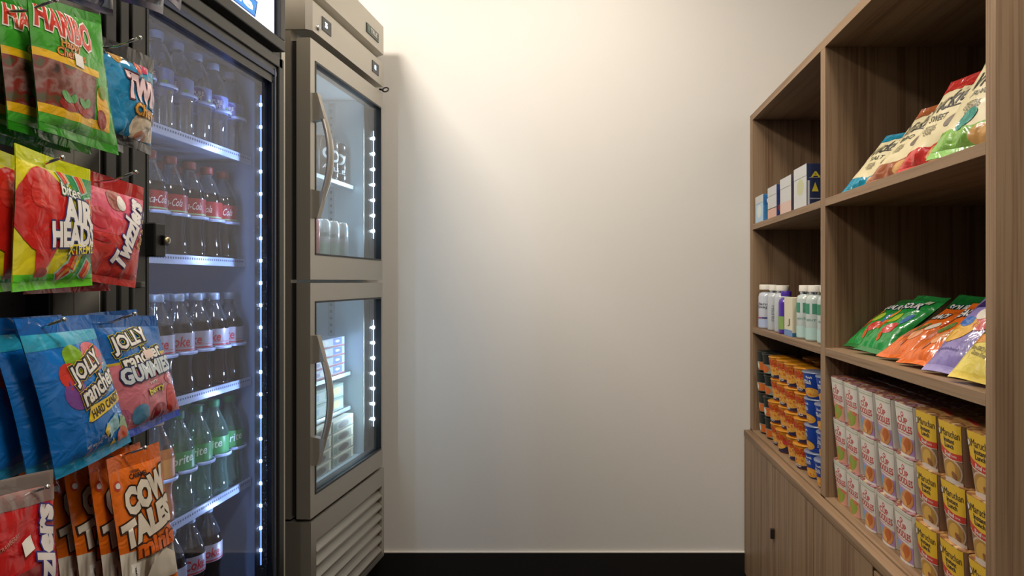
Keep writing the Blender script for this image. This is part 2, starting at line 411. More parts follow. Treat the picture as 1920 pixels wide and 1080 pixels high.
# doors
def glass_door(name, parent, z0, z1, gy0, gy1, gz0, gz1, w_, th, m_front, m_side, glassm, rim):
    d = MB()
    for (y0, y1, a, c) in ((0, gy0, z0, z1), (gy1, w_, z0, z1), (gy0, gy1, z0, gz0), (gy0, gy1, gz1, z1)):
        d.box(-th, 0, y0, y1, z(a), z(c), m_front)
    o = d.build(name, parent)
    r_ = MB(); e = .006
    for (y0, y1, a, c) in ((gy0, gy0+e, gz0, gz1), (gy1-e*.7, gy1, gz0, gz1), (gy0, gy1, gz0, gz0+e), (gy0, gy1, gz1-e, gz1)):
        r_.box(-th, .0015, y0, y1, z(a), z(c), rim)
    r_.build('glazing_bead', o)
    g = MB(); g.box(-.012, -.008, gy0+e, gy1-e*.7, z(gz0+e), z(gz1-e), glassm); g.build('glass_pane', o)
    return o
for z0, z1, g0, g1, hz0, hz1, lz0, lz1 in ((.006, .737, .081, .677, .205, .560, .196, .555), (-.718, -.004, -.653, -.06, -.545, -.175, -.533, -.178)):
    dr = glass_door('glass_door', sf, z0, z1, .030, .568, g0, g1, SW-.012, .043, STEEL, STEELV, GLASS, BLACK)
    # curved pull handle
    q = MB(); n = 15; pts = []
    for i in range(n):
        s = i/(n-1); bow = math.sin(PI*s)
        pts.append((.012+.040*bow, .017+.004*bow, z(hz0+(hz1-hz0)*s)))
    q.tube(pts, [.0085+.004*math.sin(PI*i/(n-1)) for i in range(n)], M('#a8a297', .35, .5), 12, (.75, 1.25))
    for hz, s in ((hz0, 1), (hz1, -1)):
        q.prism([(0, z(hz-.012*s)), (.018, z(hz-.012*s)), (.040, z(hz+.066*s)), (0, z(hz+.075*s))][::s], 1, .006, .028, M('#a8a297', .35, .5))
    q.build('door_handle', dr)
    # light strip on the far jamb
    ls = MB(); ls.box(-.058, -.016, .5645, .568, z(g0+.006), z(g1-.006), M('#0f1216', .45))
    ls.box(-.030, -.026, .5630, .5648, z(lz0-.03), z(lz1+.03), M('#cfeaff', .3, 0, 0, 1.6))
    for i in range(7):
        zz = z(lz0+(lz1-lz0)*i/6); ls.box(-.033, -.023, .5610, .5632, zz-.005, zz+.005, M('#e8f6ff', .3, 0, 0, 60.))
    ls.build('light_strip', dr)
    for i in range(7): area('led', (-.028, .5605, z(lz0+(lz1-lz0)*i/6)), (PI/2, 0, math.radians(150)), .010, .010, .36, (.60, .84, 1.0), sf)
    area('near_jamb_fill', (-.05, .055, z((lz0+lz1)/2)), (PI/2, 0, math.radians(35)), .01, lz1-lz0, 1.3, (.60, .84, 1.0), sf)  # unseen fill light added at the near jamb; no light strip stands there
# hinge loop
q = MB(); q.tube([(.010+.012*math.cos(a), SW-.006+.012*math.sin(a)*.5, z(.752)+.010*math.sin(a)) for a in [i*PI/8 for i in range(17)]], .0028, BLACK, 8)
q.tube([(-.012, SW-.012, z(.752)), (.004, SW-.010, z(.750))], .004, BLACK, 8); q.build('hinge_ring', sf)
# louvred base
lb = MB(); L0, L1 = -1.075, -.728
lb.box(-.66, -.03, 0, SW, z(L0), z(L1), STEELV)
for (y0, y1, a, c) in ((0, .034, L0, L1), (SW-.022, SW, L0, L1), (.034, SW-.022, -.795, L1), (.034, SW-.022, L0, L0+.02)):
    lb.box(-.03, .002, y0, y1, z(a), z(c), STEEL)
lou = lb.build('louvred_base', sf)
for i in range(6):
    zz = -.800-.0425*i; q = MB()
    q.prism([(-.026, z(zz)), (.003, z(zz-.030)), (.003, z(zz-.036)), (-.004, z(zz-.036)), (-.026, z(zz-.010))], 1, .036, SW-.024, STEEL)
    q.build('louvre', lou)
for cx_, cy_ in ((-.07, .06), (-.07, SW-.07), (-.6, .06), (-.6, SW-.07)):
    q = MB(); q.prism([(cx_+.048*math.cos(i*PI/12), .048+.048*math.sin(i*PI/12)) for i in range(24)], 1, cy_-.014, cy_+.014, M('#1c1c1c', .5))
    q.box(cx_-.03, cx_+.03, cy_-.025, cy_+.025, .094, z(L0)+.001, CHROME, .004); q.box(cx_-.012, cx_+.012, cy_-.020, cy_+.020, .045, .1, CHROME)
    q.build('caster', sf)
# shelves inside, standards
def wire_shelf(parent, zz, x0, x1, y0, y1, lip=.014):
    s = MB(); wm = M('#c3ced6', .3, .5)
    s.box(x1-.006, x1, y0, y1, z(zz-lip), z(zz), wm); s.box(x0, x0+.006, y0, y1, z(zz-.008), z(zz), wm)
    for i in range(22):
        yy = y0+(y1-y0)*i/21; s.box(x0, x1, yy-.0015, yy+.0015, z(zz-.004), z(zz), wm)
    return s.build('wire_shelf', parent)
wire_shelf(sf, .370, -.58, -.100, .05, .545); wire_shelf(sf, -.345, -.58, -.11, .05, .545); wire_shelf(sf, -.478, -.58, -.11, .05, .545)
q = MB()
for z0, z1 in ((-.66, -.04), (.06, .69)):
    for xx in (-.20, -.46):
        q.box(xx, xx+.025, SW-.049, SW-.043, z(z0), z(z1), M('#9fb0ba', .35, .6))
        for i in range(24): q.box(xx+.009, xx+.016, SW-.0505, SW-.049, z(z0+.02+i*.026), z(z0+.03+i*.026), M('#3c464c', .5))
q.build('shelf_standard', sf)
SFM = Matrix.Translation((-.850, 1.97, 0)) @ Matrix.Rotation(-TH3, 4, 'Z')
def sfw(x, y, zr): return SFM @ Vector((x, y, z(zr)))
# ---- cans
def can(name, hh, body, label, cat, loc, art=None, rot=0, group=None, r=.033):
    t = thing(name, label, cat, loc, rot, group)
    q = MB(); q.lathe([(0, .004), (r*.78, 0), (r, .012), (r, hh-.014), (r*.84, hh-.002)], body, 28); 
    if art:
        G = grid_normals([[Vector((r*math.cos(a), r*math.sin(a), .012+(hh-.026)*j/2)) for j in range(3)] for a in [-1.5+3.0*i/12 for i in range(13)]])
        apply_art(q, G, 3.0*r/(hh-.026), art)
    q.build('can_body', t)
    q = MB(); q.lathe([(r*.84, hh-.002), (r*.82, hh), (r*.76, hh-.004), (0, hh-.004)], CHROME, 28); q.build('can_lid', t)
    return t
blk = M('#15181c', .2, .3); A_ = .099/.124
face = math.radians(-60)-TH3
sk = E(.4, .6, .22, .18, M('#c9d4da', .3), 1)+E(.4, .6, .14, .11, blk, 2)+T('ALE', .4, .22, .45, .12, M('#c9d4da', .3), 1)
can1 = can('drink_can', .150, blk, 'black can with pale round print, far end of the upper steel fridge shelf', 'can', sfw(-.14, .495, .371), sk, face, 'black cans on the upper steel fridge shelf')
for i, w_ in enumerate(('second', 'third')):
    dup(can1, sfw(-.14, .495-.071*(i+1), .371), face+.5*(i+1), 'black can with round print, %s from far end of upper steel fridge shelf' % w_)
blu = M('#2a3668', .25, .3)
can('drink_can', .150, blu, 'blue can with white lettering behind the upper door handle of the steel fridge', 'can', sfw(-.14, .15, .371), T('BUD', .4, .5, .6, .2, WHITE, 1, 90), face)
can('drink_can', .150, blu, 'blue can near the handle side of the upper steel fridge shelf, between its neighbours', 'can', sfw(-.14, .222, .371), None, face)
silv = M('#aab6bc', .25, .5)
st = can('tall_can', .160, M('#d0d4d4', .3, .2), 'white and red tall can at the handle side of the steel fridge floor', 'can', sfw(-.11, .14, .057), R(.1, 0, .6, .8, M('#a02028', .3))+T('STELLA', .35, .4, .7, .16, WHITE, 2, 90), face)
can('tall_can', .160, M('#9a2028', .25, .2), 'red tall can with white upright lettering in the steel fridge', 'can', sfw(-.11, .215, .057), T('ARTOIS', .42, .46, .75, .17, WHITE, 2, -90), face)
c3 = can('tall_can', .160, silv, 'silver green tall can just beyond the red one in the steel fridge', 'can', sfw(-.11, .29, .057), R(.2, .1, .7, .5, M('#6f8a80', .3))+T('LAGER', .45, .7, .5, .1, M('#50605c', .3), 2), face, 'silver tall cans in the steel fridge')
for i, w_ in enumerate(('second', 'third')):
    dup(c3, sfw(-.11, .365+.075*i, .057), face-.4*(i+1), 'silver green tall can in the steel fridge, %s beyond the red one' % w_)
# ---- boxed meals
def carton(name, dx, dy, dz, base, art_front, art_side, label, loc, rot=0, group=None, side_flip=False, artA=None, cat='box', top=None):
    """box: front faces +x local (aisle), side faces -y local (towards the camera)"""
    q = MB(); q.box(-dx, 0, 0, dy, 0, dz, base, .0012)
    if art_front: apply_art(q, flat_grid((0, 0, 0), (0, dy, 0), (0, 0, dz)), dy/dz, art_front, .0002)
    if art_side: apply_art(q, flat_grid((-dx, 0, 0), (dx, 0, 0), (0, 0, dz)), dx/dz, art_side, .0002)
    if top: apply_art(q, flat_grid((-dx, 0, dz), (dx, 0, 0), (0, dy, 0)), dx/dy, top, .0002)
    o = q.build(name); o.location = loc; o.rotation_euler = (0, 0, rot); return tag(o, label, cat, group)
bl = paper('#2c56c4'); rd = paper('#a83a4c'); lt = paper('#b9c7dd')
for i in range(4):
    W_ = .30; A4 = W_/.033
    art = R(0, 0, A4, .16, rd)+R(A4*.68, .2, A4*.93, .95, bl)+E(A4*.8, .6, .55, .16, WHITE, 2)+R(0, .2, A4*.2, .95, paper('#4a5f98'))+E(A4*.45, .58, 1.0, .33, paper('#e6e0dc'), 2)+E(A4*.28, .5, .5, .22, paper('#7f6f9c'), 2)
    carton('frozen_meal_box', .14, W_, .033, lt, art, None, 'flat blue and red meal box in the steel fridge, %s from the top' % ORD[3-i], sfw(-.115, .20, -.343+.0345*i), -TH3, 'flat blue and red meal boxes in the steel fridge')
for i in range(2):
    A4 = .30/.047
    art = R(0, 0, A4, .15, paper('#93a89e'))+R(0, .8, A4, 1, paper('#71887c'))+E(A4*.80, .5, .75, .32, paper('#cdb878'), 2)+R(A4*.5, .2, A4*.62, .75, paper('#5f8b62'), 1)+R(.2, .25, A4*.35, .7, paper('#7c9aa8'), 1)
    carton('snack_meal_box', .14, .30, .047, paper('#aebdb8'), art, None, 'pale green box with yellow food picture in the steel fridge, %s of two' % ('lower', 'upper')[i], sfw(-.115, .19, -.476+.0485*i), -TH3, 'pale green meal boxes in the steel fridge')
for c_ in range(2):
    for i in range(4):
        A4 = .17/.040
        art = R(0, .82, A4, 1, paper('#ddd6b8'))+E(A4*.5, .42, 1.1, .30, paper('#55483c'), 2)+R(.1, .15, .7, .7, paper('#5f7f68'), 1)+R(A4-.5, .1, A4-.1, .8, paper('#e6dfc0'), 1)
        carton('entree_box', .17, .17, .040, paper('#92988c'), art, None, 'cream and dark green box on the steel fridge floor, %s column, %s layer' % (('handle side', 'far side')[c_], ('bottom', 'second', 'third', 'top')[i]), sfw(-.085, .155+.185*c_, -.664+.0415*i), -TH3, 'cream and green boxes on the steel fridge floor', top=R(0, 0, 1, 1, paper('#c9ccc0')))

# ============================================================ BLACK GLASS-DOOR DRINKS FRIDGE
mfX, mfY = -.86, 1.143
mf = thing('drinks_fridge', 'upright drinks fridge with black framed misted glass door and lit header sign', 'fridge', (mfX, mfY, 0))
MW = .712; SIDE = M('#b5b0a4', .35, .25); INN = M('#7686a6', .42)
b = MB()
b.box(-.72, -.012, 0, .022, .10, z(1.0), SIDE); b.box(-.72, -.012, .690, MW, .10, z(1.0), SIDE)
b.box(-.72, -.69, .022, .69, .10, z(1.0), SIDE); b.box(-.69, -.05, .022, .69, z(.61), z(1.0), SIDE); b.box(-.69, -.05, .022, .69, .10, z(-.83), BLACK)
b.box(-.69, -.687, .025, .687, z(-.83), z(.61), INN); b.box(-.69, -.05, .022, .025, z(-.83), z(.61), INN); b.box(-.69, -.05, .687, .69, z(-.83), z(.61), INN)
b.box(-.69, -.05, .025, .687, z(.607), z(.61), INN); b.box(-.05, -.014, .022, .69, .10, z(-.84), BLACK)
b.box(-.05, -.014, .022, .69, z(.622), z(1.0), BLACK); b.box(-.68, -.05, .03, .68, z(-.8295), z(-.826), M('#141820', .3))
b.build('cabinet', mf)
md = glass_door('glass_door', mf, -.835, .617, .116, .612, -.795, .540, .675, .045, M('#2b2b29', .35), BLACK, FOGGLASS, M('#101318', .2))
q = MB()   # raised mouldings of the frame
for y0, y1 in ((.004, .030), (.040, .062), (.070, .078), (.640, .668)): q.box(0, .006, y0, y1, z(-.83), z(.612), M('#262623', .35), .002)
q.box(0, .006, .07, .66, z(.585), z(.612), M('#2e2e2b', .35), .002); q.box(0, .004, .1, .63, z(.556), z(.570), M('#1d2c4a', .25, .3), .001)
q.box(-.004, .005, .618, .624, z(-.82), z(.575), M('#5a6274', .2, .6), .001)
q.build('frame_moulding', md)
q = MB(); q.box(0, .020, .112, .145, z(.048), z(.114), M('#141414', .4), .003); q.box(.020, .026, .130, .146, z(.071), z(.091), M('#0a0a0a', .3), .002)
lk = q.build('door_lock', md)
q = MB(); q.lathe([(0, .004), (.0062, .0035), (.0070, 0)], M('#b9ab84', .35, .7), 18); q.box(-.0035, .0035, -.0008, .0008, .004, .0045, BLACK)
o = q.build('key_barrel', lk, (.026, .138, z(.081))); o.rotation_euler = (0, PI/2, 0)
q = MB(); q.box(-.045, -.001, -.0022, 0, z(-.83), z(.612), SIDE); q.build('edge_trim', md)
q = MB(); q.box(0, .012, .085, .097, z(-.012), z(.0), M('#55554f', .4, .3), .002); q.build('screw_cover', md)
# LED strip on the far jamb of the door
q = MB(); q.box(-.044, -.013, .6085, .6120, z(-.785), z(.532), M('#161b24', .35))
q.box(-.030, -.026, .6070, .6088, z(-.76), z(.50), M('#7fb0ff', .3, 0, 0, .9))
for i in range(21):
    zz = z(-.72+.0597*i); q.box(-.0305, -.0255, .6060, .6085, zz-.0035, zz+.0035, M('#cfe4ff', .3, 0, 0, 30.))
q.build('light_strip', md)
for i in range(21): area('led', (-.029, .6055, z(-.72+.0597*i)), (PI/2, 0, math.radians(112)), 0.008, .008, .17, (.48, .66, 1.0), mf)
area('near_jamb_fill', (-.075, .060, z(-.12)), (PI/2, 0, math.radians(40)), .01, 1.3, 3.6, (.50, .70, 1.0), mf)  # added fill for the bottle labels, hidden at the near jamb without a strip
# condensation beads on the glass beside the light strip
q = MB(); rnd = random.Random(3)
for i in range(420):
    yy = .612-.012-abs(rnd.gauss(0, .022)); zz = z(rnd.uniform(-.76, .15)); r_ = rnd.uniform(.0007, .0017); vs = []
    for (rr_, hx) in ((1, 0), (.7, .6), (0, .9)):
        for k in range(6): vs.append((-.008+.0002+r_*hx, yy+r_*rr_*math.cos(k*PI/3), zz+r_*rr_*math.sin(k*PI/3)))
    q.add(vs, [(a*6+k, a*6+(k+1) % 6, a*6+6+(k+1) % 6, a*6+6+k) for a in (0, 1) for k in range(6)], BEAD, True)
bd = q.build('condensation_beads', md); bd['kind'] = 'stuff'
# header sign
q = MB(); HB = M('#2a2a28', .4)
for (y0, y1, a, c) in ((0, .655, .630, .660), (0, .655, .965, 1.0), (0, .03, .66, .965), (.625, .655, .66, .965)):
    q.box(-.014, .016, y0, y1, z(a), z(c), HB, .003)
q.box(-.014, .002, .02, .63, z(.65), z(.97), M('#10131a', .4))
sg = q.build('header_frame', mf)
A4 = .585/.30; LW = M('#dfe4ff', .4, 0, 0, 1.1)
SB = M('#2f7ec8', .4, 0, 0, .75)
decal_obj('lit_sign', (.002, .03, z(.662)), (0, .585, 0), (0, 0, .30), A4,
          P([(.72, .03), (1.62, .03), (1.66, .18), (.76, .18)], M('#1b3f86', .4, 0, 0, .5), 1)+P([(.735, .04), (1.605, .04), (1.64, .17), (.775, .17)], SB, 2)
          + T('true', 1.27, .11, .62, .085, M('#ffffff', .4, 0, 0, 1.2), 3, 0, .03)+R(1.0, .22, 1.58, .5, M('#e2b64a', .4, 0, 0, .8), 1), sg, .002, LW)
q = MB(); q.box(-.7, -.02, .02, MW-.02, 0, .10, BLACK); q.build('kick_base', mf)
# shelves with rail and bottle stops
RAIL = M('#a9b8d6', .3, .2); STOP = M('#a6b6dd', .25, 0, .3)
LANES = [1.790-.0745*i for i in range(6)]
SHZ = {1: .340, 2: .055, 3: -.274, 4: -.555}
SHX = {1: -.095, 2: -.112, 3: -.095, 4: -.095}
for k in (1, 2, 3, 4):
    zz = SHZ[k]; x1 = SHX[k]; s = MB()
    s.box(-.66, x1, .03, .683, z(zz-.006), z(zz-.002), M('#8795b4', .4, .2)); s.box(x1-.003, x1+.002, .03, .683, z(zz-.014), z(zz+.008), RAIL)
    for i in range(70): s.box(x1+.002, x1+.0026, .04+i*.0091, .044+i*.0091, z(zz-.002), z(zz+.003), M('#4d5876', .4))
    sh = s.build('drinks_shelf', mf)
    for i, Y in enumerate(LANES):
        s = MB(); yc = Y-mfY; zc = z(zz+.104)
        s.tube([(x1-.041+.043*math.cos(a), yc+.0375*math.sin(a), zc) for a in [-1.0+2.0*j/12 for j in range(13)]], .0022, STOP, 6, (1, 2.0))
        s.build('bottle_stop', sh)
# ---- bottles
def bottle(name, prof, hh, r, lab, label, fillz, liquid, shell, capm, labart, group, labm, cap_h=.018, lz=(.44, .62)):
    t = thing(name, label, 'bottle', (0, 0, 0), 0, group)
    P_ = []
    for a, c in prof:
        P_.append((a*r, c*hh, liquid if c < fillz else shell))
    q = MB(); q.lathe(P_, shell, 24); q.build('bottle_body', t)
    q = MB(); cr = r*.40; q.lathe([(cr*.98, hh-cap_h), (cr*1.05, hh-cap_h+.001), (cr*1.05, hh-.002), (cr*.95, hh), (0, hh)], capm, 20); q.build('cap', t)
    q = MB(); lr = r*1.012; q.lathe([(lr, hh*lz[0]), (lr, hh*lz[1])], labm, 28)
    G = grid_normals([[Vector((lr*math.cos(a), lr*math.sin(a), hh*lz[0]+hh*(lz[1]-lz[0])*j/1)) for j in range(2)] for a in [-1.6+3.2*i/14 for i in range(15)]])
    apply_art(q, G, 3.2*lr/(hh*(lz[1]-lz[0])), labart, .0003); q.build('bottle_label', t)
    return t
CT = [(0, .012), (.5, .0), (.82, .0), (.98, .03), (1, .08), (.97, .16), (.86, .27), (.88, .35), (1, .43), (1, .53), (1, .62), (.97, .66), (.88, .71), (.74, .77), (.56, .835), (.42, .88), (.38, .90), (.38, .93)]
WT = [(0, .012), (.6, .0), (.95, .01), (1, .04), (.96, .08), (1, .12), (.96, .16), (1, .20), (.96, .24), (1, .28), (.97, .32), (1, .36), (1, .60), (.98, .66), (.85, .75), (.62, .84), (.42, .89), (.38, .91), (.38, .94)]
LA = 3.2*.0365*1.012/(.245*.18)
cokew = T('Coca-Cola', LA*.5, .56, 1.25, .42, M('#f0e6e6', .4), 2, 0, .0, .5)+R(0, .06, LA, .14, paper('#9fc08c'), 1)
ART = {
 'coke': cokew, 'diet': T('Coke', LA*.5, .55, 1.2, .55, M('#b02030', .4), 2, 0, .02, .15)+R(0, .05, LA, .13, M('#b02838', .4), 1)+R(0, .24, LA, .27, M('#b06060', .4), 1),
 'sprite': T('Sprite', LA*.5, .5, 1.35, .62, M('#dff2e4', .4), 2, 10, .015, .3),
 'water': E(LA*.5, .5, .42, .42, M('#5a4a9a', .4), 2)+T('PURE\nLIFE', LA*.5, .5, .5, .45, WHITE, 3)+E(LA*.74, .3, .13, .13, M('#7fae3c', .4), 2),
 'juice': R(LA*.38, .1, LA*.62, .9, WHITE, 1)+T('JUICE', LA*.5, .5, .6, .3, M('#6a6a90', .4), 2),
}
SPL = M('#9db4b4', .15, 0, .4)
bt = {
 'coke': bottle('cola_bottle', CT, .245, .0362, 0, 'x', .70, COLA, PLASTIC, M('#8e2a22', .4), ART['coke'], 'cola bottles with red caps in the drinks fridge', M('#9c2424', .35)),
 'diet': bottle('diet_cola_bottle', CT, .245, .0362, 0, 'x', .70, COLA, PLASTIC, M('#8fa0b8', .35, .3), ART['diet'], 'diet cola bottles in the drinks fridge', M('#a9a6b4', .35, .2)),
 'sprite': bottle('lemon_lime_bottle', CT, .245, .0362, 0, 'x', .0, GREENP, GREENP, M('#2c7d54', .4), ART['sprite'], 'lemon lime soda bottles in the drinks fridge', M('#4c9a5c', .35)),
 'water': bottle('water_bottle', WT, .232, .0345, 0, 'x', .0, PLASTIC, PLASTIC, M('#9fb4dc', .35), ART['water'], 'water bottles in the drinks fridge', M('#7486c4', .35), lz=(.42, .62)),
 'juice': bottle('orange_drink_bottle', CT, .245, .0362, 0, 'x', .70, M('#b4692c', .2, 0, .4), PLASTIC, M('#c9a078', .35), ART['juice'], 'orange drink bottles in the drinks fridge', M('#d08a40', .35)),
}
used = set()
plan = [('water', 1, 6), ('coke', 2, 6), ('diet', 3, 6), ('mix', 4, 6), ('low', 5, 6)]
SN = {1: 'top', 2: 'second', 3: 'third', 4: 'fourth', 5: 'bottom'}
NM = {'coke': 'red-capped cola bottle', 'diet': 'pale-capped diet cola bottle', 'sprite': 'green-labelled lemon lime bottle', 'water': 'clear water bottle', 'juice': 'orange drink bottle'}
for kind, k, n in plan:
    for i in range(6):
        if k == 5 and i == 0: continue
        for row in range(2):
            kk = kind
            if kind == 'mix': kk = 'sprite' if i < 4 else 'juice'
            if kind == 'low': kk = 'diet'
            zz = SHZ[k] if k < 5 else -.822
            xx = mfX+(SHX[k] if k < 5 else -.095)-.041-.076*row
            loc = (xx, LANES[i]-(.03 if k == 5 else 0), z(zz))
            lb_ = '%s, %s fridge shelf, %s row, %s from far side' % (NM[kk], SN[k], ('front', 'second')[row], ORD[i])
            rot = math.radians(-62+random.uniform(-28, 28)+row*40)
            if kk not in used:
                used.add(kk); o = bt[kk]; o.location = loc; o.rotation_euler = (0, 0, rot); o['label'] = lb_
            else: dup(bt[kk], loc, rot, lb_)

# ============================================================ POUCHES
def pouch(name, TL, TR, BR, BL, thick, body, art, label, cat='bag', seal=None, seal2=None, back=None, seed=0, group=None, vb=(.075, .915), wr=.0022, base=None, inset=.03, nu=22, nv=30, lower=None, bend=0., sticker=None):
    """sealed bag whose outline runs through four corners; seals top and bottom are its parts"""
    TL, TR, BR, BL = [Vector(p) for p in (TL, TR, BR, BL)]
    org = base if base is not None else (BL+BR)/2
    n = (TR-TL).cross(TL-BL).normalized(); W_ = ((TR-TL).length+(BR-BL).length)/2; HH = ((TL-BL).length+(TR-BR).length)/2
    A = W_/HH; Pf = []; Pb = []
    for i in range(nu+1):
        u = i/nu; rf = []; rb = []
        for j in range(nv+1):
            v = j/nv
            ins = inset*math.sin(PI*min(max((v-.03)/.94, 0), 1))**.7
            uu = u+(0.5-u)*2*ins*.5
            p = (BL*(1-uu)+BR*uu)*(1-v)+(TL*(1-uu)+TR*uu)*v
            e = max(0, 1-abs(2*u-1)**2.6)**.65
            s = 0.
            if vb[0] < v < vb[1]:
                q = (v-vb[0])/(vb[1]-vb[0]); s = min(1, (math.sin(PI*q)**.55))*(1.12-.35*q)
            N = noise.noise(Vector((u*3.1+seed*7.3, v*4.3, seed)))*1.0+noise.noise(Vector((u*8+seed, v*9, seed*3.)))*.5
            rad = noise.noise(Vector((u*11+seed*2, v*2.2, seed*5.)))*(math.exp(-((v-vb[0])/.12)**2)+math.exp(-((v-vb[1])/.12)**2))
            t_ = thick*.5*e*s
            wob = n*(math.sin(u*5+seed)*.003+math.sin(v*4+seed*2)*.002 + bend*math.sin(PI*v))
            if s > 0:
                rf.append(p+wob+n*(t_+(N*wr+rad*wr*2)*e*min(1, s*2)+.0006)); rb.append(p+wob-n*(t_-N*wr*e*.3+.0006))
            else:
                cr = .0007*math.sin(v*nv*PI*.999)
                rf.append(p+wob+n*(.0006+cr)); rb.append(p+wob-n*(.0006))
        Pf.append([x-org for x in rf]); Pb.append([x-org for x in rb])
    G = grid_normals(Pf); GB = grid_normals(Pb)
    j0 = int(round(vb[0]*nv)); j1 = int(round(vb[1]*nv))
    t = thing(name, label, cat, org, 0, group)
    def piece(nm, a, c, m, artp):
        q = MB(); add_grid(q, G, m, False, a, c); add_grid(q, GB, back or m, True, a, c)
        if artp: apply_art(q, G, 1., artp, .00045, 0, a/nv, 1, c/nv)
        return q.build(nm, t)
    piece('pouch', j0, j1, body, art)
    piece('bottom_seal', 0, j0, seal2 or seal or body, lower)
    piece('top_seal', j1, nv, seal or body, None)
    if sticker:
        q = MB(); apply_art(q, G, 1., sticker, .00045); q.build('price_sticker', t)
    t['A'] = A
    return t
def hang(name, quad, X, *a, **k):
    pts = [atX(px, py, X) for px, py in quad]
    return pouch(name, *pts, *a, **k)
XR = -.70
W = foil('#e8e4dc'); STK = paper('#e9e4da')
# --- green gummy bags
gum = speckle('gummy_window', ['#2c1814', '#6a3a30', '#86605a', '#7c2820', '#4c4a30'], 34, .25, .6)
hg = foil('#3f9a2c'); hy = foil('#e0ae1c'); hr = foil('#c8321f')
A = .60
hart = (R(0, .0, 1, .14, foil('#4aa638'), .5)+P([(0, .14), (.88, .14), (.88, .20), (0, .21)], hy, 1)+P([(0, .21), (.66, .20), (.74, .52), (0, .56)], gum, 1)
        + P([(0, .56), (.78, .52), (.80, .57), (0, .62)], hy, 1)
        + E(.80, .30, .09, .16, foil('#d9a32a'), 2, 10)+E(.76, .22, .07, .07, foil('#8c2b22'), 3)+E(.80, .42, .06, .05, foil('#6d8a2e'), 3)
        + E(.30, .25, .12, .05, foil('#96281f'), 2)+E(.52, .24, .11, .05, foil('#96281f'), 2)+E(.55, .30, .05, .03, foil('#5c9a58'), 3, 30)+E(.48, .29, .05, .03, foil('#5c9a58'), 3, -30)+E(.35, .30, .05, .03, foil('#5c9a58'), 3, 30)+E(.26, .30, .06, .035, foil('#5c9a58'), 3, -30)
        + T('HARIBO', .41, .83, .74, .20, hr, 2, -7, .03, 0, M('#f0e2dc', .4), .045)
        + T('Happy\nCherries', .42, .665, .40, .13, foil('#d8902c'), 2, 0, .01, .1, foil('#8c2a14'), .05)
        + T('Share size', .62, .955, .34, .045, W, 2))
hq = [(47, -14), (190, 28), (221, 291), (66, 243)]
h1 = hang('gummy_candy_bag', hq, XR, .026, hg, hart, 'green bag of cherry gummy candy with red lettering, front of its peg', seal=foil('#2f8a1e'), seed=1, group='green gummy bags on the top left peg', vb=(.075, .93),
          sticker=RR(.50, .60, .13, .09, -4, STK, 4))
for i in range(3):
    dup(h1, h1.location+Vector((-.036*(i+1), -.004+.004*(i % 2), .003*(i % 2))), (0, 0, .012*(-1)**i), 'green bag of cherry gummy candy, %s behind the front bag of the top left peg' % ORD[i])
# dark green bag hanging behind, low
hang('dark_green_candy_bag', [(0, 160), (92, 170), (98, 300), (5, 268)], -.868, .02, foil('#23501c'), R(.1, .2, .6, .7, foil('#2f4534'), 1), 'dark green bag showing just above the yellow bag at left', seed=4)
# --- yellow bags with red balloon
rdb = foil('#c4201c'); ye = foil('#ddd01c'); gr = foil('#2c8a4c')
def bites(x, y, r): return RR(x, y, .12, .17, r, foil('#9fc4b4'), 2)+RR(x, y, .085, .14, r, foil('#cf3a2a'), 3)+RR(x+.015, y, .03, .13, r, foil('#d98a3c'), 4)
aart = (P([(.66, .94), (1, .94), (1, .45), (.88, .55), (.70, .80)], gr, 1)+P([(1, .10), (1, .36), (.80, .25), (.70, .10)], gr, 1)+R(0, .0, 1, .115, foil('#55c32a'), 1)
        + E(.30, .58, .33, .31, rdb, 2, 25)+P([(.18, .30), (.48, .36), (.35, .18), (.28, .10), (.20, .09)], rdb, 2.2)+E(.28, .13, .07, .035, foil('#a01814'), 3)
        + E(.24, .70, .12, .10, foil('#cc342c'), 3, 30)
        + bites(.83, .84, 20)+bites(.60, .88, 25)+bites(.66, .22, -20)+bites(.86, .14, -30)+bites(.56, .12, -55)+bites(.92, .66, 10)
        + T('bites', .66, .76, .25, .10, W, 4, -5, .02, 0, foil('#1d5a38'), .06)
        + T('AIR', .74, .60, .44, .21, M('#ece8e2', .4), 5, -3, .05, 0, M('#27306c', .4), .05)
        + T('HEADS', .67, .42, .62, .20, M('#ece8e2', .4), 5, 2, .05, 0, M('#27306c', .4), .05)
        + T('XTREMES', .78, .31, .42, .08, foil('#e2cf22'), 5, 3, .02, 0, foil('#27306c'), .06))
a1 = hang('yellow_candy_bag', [(20, 268), (163, 318), (172, 535), (20, 548)], XR+.006, .030, ye, aart, 'yellow and green chewy candy bag with big red balloon, front of its peg', seal=foil('#c9cf18'), seal2=foil('#66cc2c'), seed=2, group='yellow and green candy bags', vb=(.06, .885), wr=.0022)
dup(a1, a1.location+Vector((-.034, -.006, -.002)), .01, 'yellow and green chewy candy bag half hidden behind the front one')
